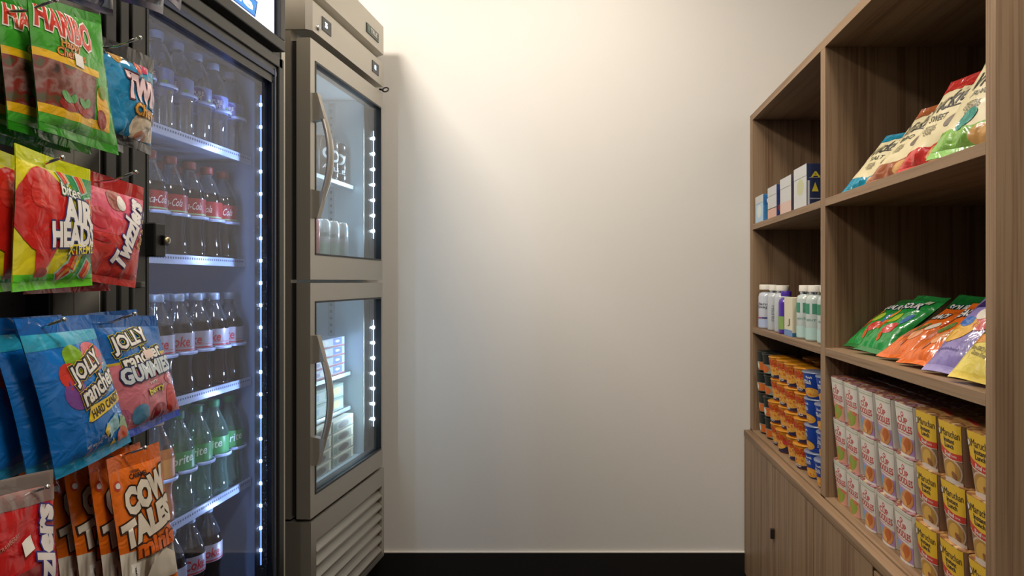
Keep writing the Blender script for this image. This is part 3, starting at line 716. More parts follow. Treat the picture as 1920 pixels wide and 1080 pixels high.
# grey card tag seen behind the yellow bag
# --- pink twisted licorice bag
tw = foil('#c93a36'); pk = foil('#d4506c')
tart = (R(0, .60, 1, .88, pk, .6)+R(0, .45, 1, .62, foil('#cc4450'), .5)
        + T('Twizzlers', .72, .50, .72, .22, M('#ece6e2', .4), 4, 68, .05, .1, M('#33276c', .4), .05)
        + T("Pull 'n' Peel", .93, .56, .40, .07, foil('#d8a83a'), 4, 72, .0, .2, foil('#6c2a50'), .04)
        + E(.58, .78, .11, .10, foil('#a05a50'), 2)+E(.64, .76, .06, .07, W, 3)+E(.34, .58, .14, .10, foil('#b83440'), 2)+R(.05, .1, .16, .16, W, 2)
        + E(.25, .40, .2, .03, foil('#a01c22'), 2, -8))
hang('licorice_candy_bag', [(118, 300), (267, 352), (250, 540), (128, 520)], XR-.024, .028, tw, tart, 'pink and red licorice candy bag with white slanted lettering, right of the yellow bag', seal=foil('#a8221f'), seal2=foil('#b8302c'), seed=3, vb=(.075, .86), wr=.003)
hang('red_candy_bag', [(60, 330), (190, 350), (206, 545), (40, 552)], XR-.05, .03, foil('#8c1c1e'), [], 'dark red candy bag whose bottom edge shows under the yellow bag', seed=8, seal2=foil('#a02a30'))
# --- blue and black crinkled bags
bb = foil('#1c84b4')
bart = (R(0, .84, 1, 1, foil('#1b1d22'), .5)+E(.25, .86, .10, .07, foil('#c89030'), 1)+E(.75, .84, .10, .05, foil('#c84060'), 1)+E(.55, .80, .06, .06, foil('#c85030'), 1)+R(.5, .70, .95, .78, foil('#3c88a4'), .8)
        + T('TWIN', .64, .58, .66, .26, M('#e6c9cc', .35), 3, -5, .06, 0, foil('#5c2630'), .05)
        + E(.68, .20, .30, .20, foil('#d9c7ae'), 1)+T('Chewy', .66, .36, .52, .15, foil('#d99a3a'), 4, -3, .03, .1, foil('#5c3c1c'), .06)
        + E(.62, .13, .12, .06, foil('#c98a6c'), 2)+R(0, .0, 1, .10, foil('#15171c'), 1.5)+P([(.6, .02), (1, .02), (1, .12), (.7, .1)], foil('#1c6ea4'), 2))
bq = [(178, 62), (288, 112), (286, 292), (200, 262)]
b1 = hang('blue_candy_bag', bq, XR-.020, .030, bb, bart, 'shiny blue and black candy bag with white and orange lettering, front of its peg', seal=foil('#17181c'), seal2=foil('#17181c'), seed=5, group='blue and black candy bags', wr=.006, vb=(.10, .86))
dup(b1, b1.location+Vector((-.038, -.01, .002)), .01, 'blue and black candy bag behind the front one, right of the green bags')
# --- purple bags hanging above
pu = foil('#2c2447')
pd = speckle('dark_purple_foil', ['#15142a', '#2c2447', '#3b3357', '#1c2c4c'], 22, .28, .5)
hang('purple_candy_bag', [(190, -190), (330, -170), (306, 27), (226, 0)], XR-.03, .024, pd, [], 'dark purple candy bag bottom at the top edge, above the fridge door corner', seed=11, wr=.006, group='dark purple candy bags')
hang('purple_candy_bag', [(255, -190), (360, -150), (343, 20), (292, -14)], XR+.022, .022, pd, P([(.05, .02), (.20, .02), (.16, .5), (.02, .5)], paper('#cfc9cc'), 1), 'dark purple candy bag with white barcode flap, rightmost at the top edge', seed=12, wr=.006, group='dark purple candy bags')
hang('purple_candy_bag', [(75, -190), (215, -160), (212, 31), (100, -6)], XR-.075, .024, pd, P([(.8, .02), (.95, .02), (.9, .2), (.75, .2)], paper('#7f8aa4'), 1), 'dark purple candy bag bottom above the share size lettering of the green bag', seed=13, wr=.006, group='dark purple candy bags')
# --- blue hard candy bags
hb = foil('#1273c8'); tl = foil('#2c9fc0'); dkb = M('#2b2b3a', .4); yl = foil('#e8c422')
jart = (P([(0, .80), (1, .83), (1, .90), (0, .93)], tl, .6)+P([(0, .80), (1, .90), (1, 1), (0, 1)], tl, .5)+P([(0, .07), (1, .10), (1, .0), (0, .0)], tl, .5)
        + E(.32, .62, .13, .09, foil('#cc3a30'), 1)+E(.44, .72, .13, .10, foil('#7fae2c'), 1)+E(.72, .72, .18, .10, foil('#d4646c'), 1)+E(.32, .50, .14, .10, foil('#7c4a98'), 1)+E(.86, .64, .08, .07, foil('#5c9ec8'), 1)
        + T('JOLLY', .56, .655, .50, .14, M('#ece8e0', .4), 4, 12, .035, 0, dkb, .09, 1., M('#d4b83c', .4))+T('rancher', .64, .53, .58, .13, M('#ece8e0', .4), 4, 12, .03, 0, dkb, .09, 1., M('#d4b83c', .4))
        + P([(.36, .31), (.40, .30), (.96, .37), (.98, .45), (.42, .40)], yl, 3)+T('HARD CANDY', .67, .380, .50, .06, dkb, 4, 8, .02)
        + RR(.72, .21, .20, .12, 15, foil('#8cc0c8'), 2)+RR(.92, .18, .16, .12, -20, foil('#8fb07c'), 2)+E(.86, .10, .10, .07, foil('#cc5a3c'), 3)+RR(.60, .20, .08, .07, 45, yl, 2)+RR(.70, .07, .07, .07, 45, yl, 2)
        + T('NET WT 7 OZ', .42, .13, .22, .02, W, 2))
jq = [(27, 598), (170, 590), (251, 828), (107, 900)]
j1 = hang('hard_candy_bag', jq, XR, .030, hb, jart, 'blue hard candy bag with yellow banner, front of its peg', seal=foil('#0f63b4'), seal2=foil('#1d8fc0'), seed=6, group='blue hard candy bags', vb=(.06, .90), wr=.0035)
for i in range(3):
    dup(j1, j1.location+Vector((-.038*(i+1), -.003*i, -.004*i)), (0, 0, .015*(-1)**i), 'blue hard candy bag, %s behind the front bag of its peg' % ORD[i])
# --- blue and pink gummies
pnk = foil('#cf7684')
gart = (P([(0, .60), (1, .66), (1, .66), (1, 0), (0, 0)], pnk, .6)+P([(0, .595), (1, .655), (1, .675), (0, .615)], foil('#d8b43a'), .8)
        + T('JOLLY', .42, .785, .58, .15, M('#ece8e0', .4), 4, 8, .035, 0, dkb, .09, 1., M('#c8c03c', .4))+T('rancher', .52, .655, .66, .12, M('#ece8e0', .4), 4, 8, .03, 0, dkb, .09, 1., M('#c8c03c', .4))
        + T('GUMMIES', .53, .53, .82, .14, M('#cfd8dc', .4), 5, 4, .05, 0, M('#23305c', .4), .06)
        + T('very', .56, .41, .14, .04, W, 3, 6, .01)+T('berry', .58, .345, .30, .075, foil('#ddd040'), 4, 6, .03, 0, foil('#5c3020'), .06)
        + E(.30, .17, .12, .09, foil('#5c98c0'), 2)+E(.60, .13, .13, .09, foil('#9c1c2c'), 2)+E(.86, .22, .10, .14, foil('#c93024'), 2)+E(.86, .42, .10, .05, foil('#c93a38'), 2)+E(.08, .18, .10, .07, foil('#b0607c'), 2))
hang('gummies_candy_bag', [(162, 590), (296, 592), (338, 778), (215, 830)], XR-.022, .034, foil('#1466b4'), gart, 'blue and pink berry gummies bag hanging right of the hard candy bags', seal=foil('#115aa4'), seal2=foil('#2a50c0'), seed=7, vb=(.075, .90), wr=.003, sticker=RR(.60, .66, .16, .07, 5, paper('#e6cfc4'), 6))
hang('blue_candy_bag', [(160, 588), (252, 580), (290, 760), (200, 820)], XR-.065, .02, foil('#1262b0'), [], 'plain blue bag corner peeking out behind the berry gummies bag', seed=9)
# --- orange caramel stick bags
og = foil('#dd6a1a'); cream = foil('#c9bba4'); bl2 = M('#2a1d18', .4)
cart = (R(0, 0, 1, .33, speckle('caramel_sticks', ['#8a7a68', '#cfc4b2', '#e0d8c8', '#6a5a4c'], 30, .3, .4, (1, 1, .15)), .5)
        + T('ORIGINAL', .44, .865, .16, .02, bl2, 2, 0, .02)+T('CARAMEL', .48, .835, .30, .035, bl2, 2, 0, .03)+E(.12, .80, .06, .035, foil('#c94a3a'), 1)+E(.12, .80, .035, .02, W, 2)
        + T('COW', .56, .71, .78, .20, M('#ddd2c0', .4), 3, 8, .07, 0, bl2, .05)
        + T('TALES', .52, .50, .94, .19, M('#ddd2c0', .4), 3, 8, .07, 0, bl2, .05)
        + T('minis', .60, .345, .72, .12, foil('#dc641c'), 5, 3, .05, 0, M('#4a2412', .4), .06)
        + P([(.30, .02), (.45, .20), (.72, .29), (.95, .22), (.90, .0)], M('#cfc6b6', .4), 2)+P([(.0, .0), (.55, .0), (.50, .06), (.1, .05)], og, 2.4)
        + R(.14, .06, .26, .24, W, 1)+T('CARAMEL', .20, .15, .14, .03, bl2, 2, 90))
c1 = hang('caramel_candy_bag', [(203, 862), (297, 828), (330, 1088), (232, 1128)], XR, .018, og, cart, 'orange caramel candy bag with white bubble lettering, front of its peg', seal=foil('#cf5f1a'), seal2=og, seed=10, group='orange caramel candy bags', vb=(.05, .90), wr=.003)
for i in range(4):
    dup(c1, c1.location+Vector((-.030-.027*i, -.006*i, .002*(i % 2))), (0, 0, .03*(-1)**i), 'orange caramel candy bag, %s behind the front bag of its peg' % ORD[i])
# --- red licorice bag bottom left
rd2 = foil('#b8161c')
rart = (R(0, .80, 1, 1, CLEARFILM, 1)+P([(0, 0), (.8, 0), (.8, .42), (0, .36)], speckle('licorice_window', ['#5c1c1c', '#8c3434', '#6a2020'], 40, .25, .5), .6)
        + T('Twizzlers', .72, .30, 1.0, .26, M('#dcd4d0', .4), 4, 80, .05, 0, M('#2c2a7c', .4), .045)+RR(.52, .55, .14, .10, 15, STK, 6)
        + T('STRAWBERRY', .30, .60, .30, .03, foil('#d08a7c'), 2, 15, .01))
hang('licorice_candy_bag', [(-68, 915), (97, 880), (116, 1150), (-45, 1215)], XR+.010, .032, rd2, rart, 'red licorice bag with clear top and white upright lettering at bottom left', seal=CLEARFILM, seed=14, vb=(.05, .90), wr=.003)
# --- pegboard rack and hooks
rk = thing('pegboard_rack', 'black perforated pegboard rack carrying the hanging candy bags', 'rack', (-.97, .85, 0))
q = MB(); q.box(-.012, 0, -.45, .268, .25, 2.25, M('#16151a', .45)); 
for i in range(22):
    for j in range(60):
        yy = -.44+i*.0325; zz = .5+j*.0254
        q.box(0, .0006, yy-.003, yy+.003, zz-.003, zz+.003, M('#050505', .8))
q.build('pegboard', rk)
q = MB(); q.box(-.02, .03, .280, .289, 0, 2.25, BLACK, .001); q.build('upright_post', rk)
q = MB(); q.box(-.30, .20, -.45, .28, 0, .10, BLACK, .004); q.build('rack_base', rk)
q = MB(); q.box(-.035, -.012, -.45, -.41, .1, 2.25, BLACK); q.box(-.035, -.012, .23, .268, .1, 2.25, BLACK); q.build('rear_rail', rk)
hk = None
for px, py, nm in ((104, 3, 'top green bags'), (262, 73, 'blue and black bags'), (116, 298, 'yellow candy bags'), (254, 325, 'pink licorice bag'), (119, 602, 'blue hard candy bags'), (252, 591, 'berry gummies bag'), (272, 842, 'caramel candy bags'), (88, 916, 'red licorice bag')):
    tip = atX(px, py, XR+.030)
    lab = 'chrome peg hook holding the %s' % nm
    if hk is None:
        q = MB(); LL = .2975; q.tube([(-LL, 0, -.012), (-.045, 0, -.012), (-.034, 0, -.011), (-.022, 0, -.006), (0, 0, .002)], .0019, CHROME, 10)
        q.lathe([(0, -.0034), (.0024, -.0024), (.0034, 0), (.0024, .0024), (0, .0034)], CHROME, 10, (0, 0, .002)); q.box(-LL, -LL+.002, -.015, .015, -.03, .012, CHROME)
        hk = tag(q.build('peg_hook'), lab, 'hook', 'chrome peg hooks of the candy rack'); hk.location = tip
    else: dup(hk, tip, None, lab)

# ============================================================ GOODS ON THE RIGHT SHELVES
def lean(name, y0, y1, xb, zb, dx, dy, dz, *a, shrink=1., roll=0., yaw=0., **k):
    """bag standing on a shelf and leaning back: y0 far, y1 near (bottom edge)"""
    BL = Vector((xb, y0, zb)); BR = Vector((xb, y1, zb+roll)); c = (y0+y1)/2+dy; hw = (y0-y1)/2*shrink
    TL = Vector((xb+dx, c+hw, zb+dz)); TR = Vector((xb+dx, c-hw, zb+dz+roll)); BR.x += yaw; TR.x += yaw
    return pouch(name, TL, TR, BR, BL, *a, **k)
S1 = z(.231)+.008; S2 = z(-.184)+.008; S3 = z(-.600); 
cr = M('#d2c59c', .42, 0, .1); ink = M('#20201c', .5)
def chip(colr, fl, extra=[]):
    c = foil(colr)
    return (P([(0, .0), (1, .0), (1, .30), (.5, .20), (0, .22)], c, 1)+P([(0, .86), (.25, .92), (1, .80), (1, 1), (0, 1)], c, 1)
            + T("Vickie's", .46, .70, .62, .19, ink, 3, 12, .008, .45)+P([(.25, .615), (.62, .60), (.66, .585), (.3, .60)], ink, 2)
            + T(fl, .36, .50, .28, .07, M('#4a4a3a', .5), 2, 0, .01)+T('KETTLE\nCOOKED\nCHIPS', .34, .37, .22, .10, M('#6a6248', .5), 2)
            + E(.66, .42, .09, .06, M('#6a5a48', .5), 2, 30)+RR(.78, .50, .20, .015, 35, M('#6a5a48', .5), 2)
            + E(.62, .13, .16, .07, foil('#c99a5a'), 2)+E(.36, .10, .12, .05, c, 1.5))
ck = dict(yaw=.062, wr=.006, inset=.07, group='cream chip bags leaning on the upper shelf')
lean('chip_bag', 1.785, 1.635, .680, S1, .115, -.03, .150, .044, cr, chip('#1487a4', 'SALT'), 'cream and teal chip bag nearest the shelf divider', seal=foil('#167f9c'), seal2=foil('#1487a4'), seed=21, **ck)
lean('chip_bag', 1.765, 1.63, .755, S1, .120, -.07, .195, .028, cr, chip('#1487a4', 'SALT'), 'cream and teal chip bag behind the first, its teal top sticking up', seal=foil('#167f9c'), seal2=foil('#1487a4'), seed=22, **ck)
lean('chip_bag', 1.628, 1.475, .678, S1, .120, -.045, .180, .048, cr, chip('#9c5c3c', 'BBQ'), 'cream and brown chip bag standing second in front', seal=foil('#a4582c'), seal2=foil('#8c5438'), seed=23, **ck)
lean('chip_bag', 1.468, 1.315, .676, S1, .115, -.03, .200, .050, cr, chip('#c0342c', 'SWEET'), 'cream and red chip bag standing third in front', seal=foil('#b82c26'), seal2=foil('#c0342c'), seed=24, **ck)
lean('chip_bag', 1.450, 1.31, .768, S1, .115, -.05, .240, .026, foil('#b83028'), [], 'red chip bag behind, its crimped red top showing beside the green bag', seal=foil('#b82c26'), seed=25, **ck)
lean('chip_bag', 1.305, 1.135, .670, S1, .125, -.01, .220, .050, cr, chip('#7fae4c', 'JALAPENO')+E(.35, .27, .12, .07, foil('#2c8a7c'), 3, 25), 'cream and light green chip bag nearest the camera on the upper shelf', seal=foil('#7cae48'), seal2=foil('#86b860'), seed=26, **ck)
# candy bags
cg = dict(yaw=.022, inset=.05, group='candy bags lying back on the middle shelf')
def fruit(cols, logo='SOUR', lm=None):
    a = []
    for i, (x, y, r) in enumerate(((.30, .40, .12), (.62, .36, .13), (.45, .52, .12), (.75, .54, .10), (.25, .60, .09), (.55, .22, .06))):
        a += E(x, y, r, r*.7, foil(cols[i % len(cols)]), 1+i*.3, 20*i)
    return a+T(logo, .45, .76, .5, .11, W, 4, 3, .03, 0, lm or foil('#1c3c5c'), .06)
ggrn = foil('#1f8a3c'); fr1 = ['#cc5a1c', '#c23226', '#9fb42c', '#3c6aa4', '#d89030']
lean('candy_pouch', 1.800, 1.695, .690, S2, .150, -.02, .125, .034, ggrn, fruit(fr1), 'bright green candy bag nearest the divider on the middle shelf', seal=foil('#1c6c30'), seed=31, wr=.005, **cg)
lean('candy_pouch', 1.680, 1.570, .674, S2, .150, -.03, .140, .038, ggrn, fruit(fr1), 'bright green candy bag second from the divider, in front', seal=foil('#1c7434'), seed=32, wr=.005, sticker=RR(.70, .86, .14, .07, 0, paper('#b4b49c'), 5), **cg)
lean('candy_pouch', 1.64, 1.52, .765, S2, .145, -.03, .140, .028, foil('#14602a'), fruit(['#3a3428', '#5c4a3c']), 'dark green candy bag behind the orange ones, farther of two', seal=foil('#146228'), seed=33, **cg)
lean('candy_pouch', 1.49, 1.38, .775, S2, .145, -.03, .170, .028, foil('#14602a'), fruit(['#3a3428', '#5c4a3c']), 'dark green candy bag behind the orange ones, taller with white price sticker', seal=foil('#146228'), seed=34, sticker=RR(.45, .84, .18, .08, 0, paper('#a8a894'), 5), **cg)
orr = foil('#d8661c'); fr2 = ['#b86a50', '#d89060', '#5c7a3c', '#cfc8b8', '#c24a30']
lean('candy_pouch', 1.552, 1.448, .675, S2, .150, -.03, .115, .036, orr, fruit(fr2, 'PEACH'), 'orange candy bag on the middle shelf, farther of two', seal=orr, seed=35, wr=.005, **cg)
lean('candy_pouch', 1.440, 1.335, .668, S2, .155, -.03, .130, .036, orr, fruit(fr2, 'PEACH'), 'orange candy bag on the middle shelf, nearer of two beside the purple bag', seal=orr, seed=36, wr=.005, **cg)
lil = foil('#8a7cb4')
lean('candy_pouch', 1.322, 1.212, .664, S2, .140, -.02, .165, .036, lil, R(.18, .70, .95, .92, foil('#33255c'), 1)+T('Gummy', .56, .81, .6, .13, foil('#c9b86c'), 2, 0, .03, .1)+E(.40, .42, .28, .12, foil('#dca840'), 2, 15)+E(.70, .55, .16, .12, foil('#c85a5c'), 2)+E(.58, .62, .12, .07, foil('#ddd4c4'), 3)+E(.38, .52, .14, .06, foil('#3c6ab0'), 3)+T('assorted fruit flavored', .40, .22, .5, .03, M('#5c4c88', .4), 1), 'lilac candy bag with dark purple logo panel on the middle shelf', seal=foil('#9488bc'), seed=37, vb=(.06, .93), **cg)
ylw = foil('#d9c45a')
lean('candy_pouch', 1.202, 1.094, .656, S2, .125, .0, .150, .026, ylw, P([(0, .36), (1, .44), (1, .58), (0, .46)], foil('#d08a34'), 1)+P([(0, .46), (1, .58), (1, .64), (0, .56)], foil('#4c5c2c'), 1.2)+R(.3, .65, .95, .85, foil('#8a8470'), 1)+T('Non-GMO Project\nGluten Free', .40, .28, .5, .10, M('#7c7038', .5), 2, -5)+T('NET WT\n5 OZ', .84, .16, .14, .08, M('#3c3820', .5), 2), 'yellow candy bag nearest the camera on the middle shelf', seal=ylw, seal2=foil('#d6bc4c'), seed=38, vb=(.05, .92), **cg)

# ---- noodle cups: rounded square rim, round foot
def noodle_cup(name, label, side, art, lid_m, lid_art, group):
    t = thing(name, label, 'cup', (0, 0, 0), 0, group); hh = .1115; a0, a1 = .0385, .0452
    def pt(phi, v, gx=0):
        a = a0+(a1-a0)*v**1.0; n_ = 2.6+3.9*v**1.2; c = math.cos(phi); s = math.sin(phi)
        r = a/((abs(c)**n_+abs(s)**n_)**(1/n_)); return Vector((-r*c, r*s, v*hh))
    nv = 8; ns = 40; q = MB()
    vs = [pt(2*PI*i/ns, j/nv) for j in range(nv+1) for i in range(ns)]
    fs = [[j*ns+i, j*ns+(i+1) % ns, (j+1)*ns+(i+1) % ns, (j+1)*ns+i][::-1] for j in range(nv) for i in range(ns)]
    q.add(vs, fs, side, True); q.add([pt(2*PI*i/ns, 0) for i in range(ns)], [list(range(ns))], side)
    G = grid_normals([[pt(math.atan(.98*(1-2*i/8)), j/nv)+Vector((-.0004, 0, 0)) for j in range(nv+1)] for i in range(9)])
    apply_art(q, G, .8, art, .00025); q.build('cup_sleeve', t)
    q = MB(); top = [pt(2*PI*i/ns, 1)*1.0 for i in range(ns)]
    q.add([v*1.0+Vector((0, 0, -.001)) for v in top]+[v+Vector((0, 0, .0012)) for v in top], [list(range(ns, 2*ns))[::-1]]+[[i, (i+1) % ns, ns+(i+1) % ns, ns+i] for i in range(ns)], lid_m)
    apply_art(q, flat_grid((-.042, .042, hh+.0012), (0, -.084, 0), (.084, 0, 0)), 1., lid_art, .0003); q.build('lid', t)
    return t
wp = paper('#d6cec2'); rr = paper('#c2423c')
def cupart(veg):
    a = R(0, 0, .8, 1, wp, .2)+R(0, .9, .8, .925, paper('#a8b090'), 1)+R(0, .95, .8, .965, paper('#b4b8a0'), 1)
    a += E(.40, .80, .06, .05, rr, 1)+E(.40, .805, .035, .025, wp, 2)
    a += T('CUP', .40, .69, .40, .12, rr, 2, 0, .02)+T('NOODLES', .40, .54, .70, .135, rr, 2, 0, .02)+R(.14, .435, .68, .445, rr, 2)
    if veg: a += P([(0, .0), (.8, .0), (.8, .36), (0, .44)], paper('#d69a80'), 1)+E(.42, .20, .28, .17, paper('#8c9c3c'), 2, 20)+E(.22, .10, .16, .09, paper('#c98a3c'), 3)+E(.60, .34, .14, .05, paper('#c86c50'), 2)
    else: a += P([(0, .0), (.8, .0), (.8, .36), (0, .42)], paper('#b08cb8'), 1)+P([(0, .08), (.30, .12), (.30, .34), (0, .36)], paper('#6ca4c8'), 2)+E(.50, .20, .26, .18, paper('#c98850'), 3, 20)+E(.54, .24, .16, .11, paper('#b8622c'), 4, 40)+E(.40, .15, .12, .06, paper('#d8a060'), 5, -30)+P([(0, 0), (.8, 0), (.8, .04), (0, .07)], paper('#dcd4cc'), 4)
    return a
lidm = speckle('noodle_lid_print', ['#8c4426', '#b8a486', '#7c3c28', '#98707c', '#6c4428'], 26, .5, 0)
lidm2 = speckle('noodle_lid_print_brown', ['#8c5c34', '#b88a50', '#7c4c2c', '#c8a878'], 26, .5, 0)
yw = paper('#d8ae2c'); rw = paper('#c23c2c'); bw = paper('#8c6a50')
mart = (R(0, 0, .8, 1, bw, .2)+P([(0, .52), (.25, .40), (.8, .46), (.8, 1), (0, 1)], yw, 1)
        + P([(0, .53), (.2, .44), (.45, .40), (.8, .42), (.8, .53), (.45, .51), (.25, .55), (0, .65)], rw, 2)+P([(0, .53), (.2, .44), (.45, .40), (.8, .42), (.8, .41), (.45, .39), (.2, .425), (0, .515)], wp, 2.3)
        + T('Maruchan', .48, .83, .56, .125, M('#26222c', .5), 3, 0, .0, 0)+E(.11, .815, .066, .060, M('#26222c', .5), 3)+E(.11, .815, .054, .048, wp, 4)
        + T('Instant\nLunch', .44, .665, .34, .17, M('#26222c', .5), 3)+T('Beef', .38, .475, .20, .075, wp, 4, -4)+T('FLAVOR', .58, .465, .16, .03, wp, 4)
        + E(.46, .20, .33, .22, paper('#c4a890'), 2)+E(.46, .205, .28, .185, paper('#a9803f'), 3)+E(.44, .22, .17, .12, paper('#c99c44'), 4, 30)+E(.56, .15, .09, .05, paper('#8c5a34'), 5, -30)+P([(0, 0), (.8, 0), (.8, .05), (.45, .10), (0, .03)], paper('#cdbcae'), 4))
gC = 'pink and white noodle cups on the bottom shelf'; gM = 'yellow and red beef noodle cups'
la1 = E(.5, .5, .36, .14, paper('#94502c'), 1, 15)+E(.4, .62, .2, .05, paper('#d8ccb8'), 2, 10)+E(.7, .3, .12, .06, paper('#a880a0'), 2)
la2 = P([(.1, .55), (.9, .35), (.9, .48), (.1, .68)], paper('#b02c28'), 1)+E(.5, .25, .3, .08, paper('#a4743c'), 1)
cv = noodle_cup('noodle_cup', 'x', wp, cupart(True), lidm, la1, gC)
cs = noodle_cup('noodle_cup', 'x', wp, cupart(False), lidm, la1, gC)
cm = noodle_cup('instant_lunch_cup', 'x', bw, mart, lidm2, la2, gM)
cnt = {id(cv): 0, id(cs): 0, id(cm): 0}; colY = [1.768-.0922*i for i in range(8)]
for c_ in range(8):
    for ly in range(3):
        for row in range(2):
            src = cv if c_ < 2 else (cs if c_ < 5 else cm)
            if c_ == 7 and row == 0 and ly == 2: pass
            nm = ('pink noodle cup with green picture' if c_ < 2 else 'pink noodle cup with purple base') if c_ < 5 else 'yellow and red beef noodle cup'
            lb_ = '%s, %s layer, %s row, %s column from the divider' % (nm, ('bottom', 'middle', 'top')[ly], ('front', 'rear')[row], ORD[c_])
            loc = (SX+.062+.094*row+random.uniform(-.003, .003)-.003*(ly == 2), colY[c_]+random.uniform(-.0008, .0008), S3+.1131*ly+.0006)
            rz = random.uniform(-.02, .02)
            if cnt[id(src)] == 0: src.location = loc; src.rotation_euler = (0, 0, rz); src['label'] = lb_
            else: dup(src, loc, rz, lb_)
            cnt[id(src)] += 1
# tall dark packs standing behind the noodle cups
for i in range(2):
    q = MB(); q.box(0, .085, 0, .098, 0, .302-.006*i, M('#26282c', .35), .002)
    apply_art(q, flat_grid((0, .098, 0), (0, -.098, 0), (0, 0, .302)), .098/.302, R(.02, .93, .30, .965, paper('#70767c'), 1), .0003)
    o = q.build('dark_carton'); o.location = (SX+.212, 1.585+.108*i, S3+.0006)
    tag(o, 'dark carton standing behind the noodle cups, %s one' % ('nearer', 'farther')[i], 'carton')
# ---- macaroni cups
def mac_cup(name, body, art, lidm_, group, hh=.080, rt=.0482, rb=.037):
    t = thing(name, 'x', 'cup', (0, 0, 0), 0, group)
    q = MB(); q.lathe([(0, .002), (rb*.9, .0), (rb, .003), (rt*.985, hh-.006), (rt, hh-.004), (rt, hh-.001)], body, 32)
    G = grid_normals([[Vector((math.cos(a)*(rb+(rt-rb)*v), math.sin(a)*(rb+(rt-rb)*v), .003+v*(hh-.008))) for v in (0, .5, 1)] for a in [PI-1.3+2.6*i/14+.35 for i in range(15)]], 1)
    # art winds left to right for someone facing the shelf
    apply_art(q, G, 2.6*.043/.072, art, .0004); q.build('cup_wrap', t)
    q = MB(); q.lathe([(rt+.0012, hh-.004), (rt+.0016, hh-.001), (rt+.0006, hh), (0, hh+.0006)], lidm_, 32); q.build('lid', t)
    return t
AM = 2.6*.043/.072
noo = speckle('macaroni_print', ['#c96a1c', '#dc9a34', '#e0b050', '#c04c1c'], 90, .5, 0)
oa = R(0, 0, AM, .30, paper('#2a2444'), 1)+E(AM*.5, .40, .62, .26, noo, 2)+T("MAC'n\nCHEESE", AM*.5, .76, 1.1, .36, paper('#c8401c'), 3, 0, .03)+E(AM*.84, .52, .13, .12, paper('#c83c3c'), 3)+T('BOLD', AM*.35, .13, .5, .12, WHITE, 3)
ba = T('Kraft', AM*.5, .86, .30, .10, WHITE, 2)+T('MAC &\nCHEESE', AM*.42, .66, .42, .18, WHITE, 2, 0, .02)+E(AM*.52, .22, .42, .20, paper('#dc9a2c'), 2)+E(AM*.52, .24, .30, .13, noo, 3)+T('EASY MAC', AM*.90, .5, .6, .10, WHITE, 2, 90)
ka = R(0, .05, AM, .52, paper('#8a9484'), 1)+E(AM*.5, .28, .42, .22, paper('#c8641c'), 2)+E(AM*.3, .3, .16, .18, paper('#cfd4c4'), 3)
mo = mac_cup('macaroni_cup', paper('#dc8a1c'), oa, M('#c8841c', .3, .2, .3), 'orange macaroni cups')
mb_ = mac_cup('macaroni_cup', paper('#1c4cb4'), ba, M('#8a94ac', .3, .5), 'blue macaroni cups')
mk = mac_cup('soup_cup', paper('#1e2420'), ka, M('#20241f', .35), 'small dark soup cups', .080, .0430, .036)
cntm = {}
spec = [(mk, 2.586, .700), (mk, 2.4965, .700), (mo, 2.402, .702), (mo, 2.302, .702), (mo, 2.202, .702), (mo, 2.102, .702), (mb_, 2.002, .702), None, (mb_, 1.902, .702)]
names = {mk.name: 'small dark soup cup with pale band', mo.name: 'orange macaroni cup', mb_.name: 'blue macaroni cup'}
for ci, sp_ in enumerate(spec):
    if sp_ is None: continue
    src, yy, xx = sp_
    for ly in range(4):
        posn = {0: 'next to the back wall', 1: 'second from the back wall', 2: 'first orange column from the back wall', 3: 'second orange column', 4: 'third orange column', 5: 'fourth orange column beside the blue cups', 6: 'farther blue column', 8: 'nearer blue column by the divider'}[ci]
        lb_ = '%s, %s layer, %s' % (names[src.name], ('bottom', 'second', 'third', 'top')[ly], posn)
        loc = (xx+random.uniform(-.006, .006), yy, S3+.0006+.0815*ly); rz = random.uniform(-.35, .35)
        if src.name not in cntm: src.location = loc; src.rotation_euler = (0, 0, rz); src['label'] = lb_; cntm[src.name] = 1
        else: dup(src, loc, rz, lb_)
for i, yy in enumerate((2.36, 2.255, 2.15)):
    for ly in range(4):
        dup(mo, (.812, yy, S3+.0006+.0815*ly), random.uniform(-.3, .3), 'orange macaroni cup, rear row, %s layer, %s from the back wall' % (('bottom', 'second', 'third', 'top')[ly], ORD[i]))
# ---- medicine boxes
gy = paper('#bdbdba')
def med(i, y0, y1, dxx, hh, base, spine, face, label, x0=.656):
    W_ = y0-y1; q = MB(); q.box(0, dxx, 0, W_, 0, hh, base, .0008)
    apply_art(q, flat_grid((0, W_, 0), (0, -W_, 0), (0, 0, hh)), W_/hh, spine, .0002)
    apply_art(q, flat_grid((0, 0, 0), (dxx, 0, 0), (0, 0, hh)), dxx/hh, face, .0002)
    o = q.build('medicine_box'); o.location = (x0, y1, z(.231)+.0004); tag(o, label, 'box', 'small boxes on the upper far shelf')
    fl = MB(); fl.box(-.0012, .0, .001, W_-.001, hh*.72, hh, gy, .0004); fl.build('tuck_flap', o)
med(0, 2.62, 2.50, .055, .105, paper('#3c7fb4'), R(0, 0, 2, 1, paper('#a9c4d8'), 1)+E(.57, .42, .3, .24, paper('#cdd4cc'), 2), R(.0, .6, 1, .95, paper('#2c6ca8'), 1)+T('PM', .28, .75, .3, .14, WHITE, 2), 'light blue small box closest to the back wall on the far upper shelf')
med(1, 2.435, 2.32, .060, .115, paper('#2c3c78'), R(0, .3, 2, 1, gy, 1)+R(0, 0, 2, .32, paper('#c9a090'), 1), E(.3, .28, .25, .2, paper('#b8502c'), 1), 'grey and blue small box with orange print, second from the back wall')
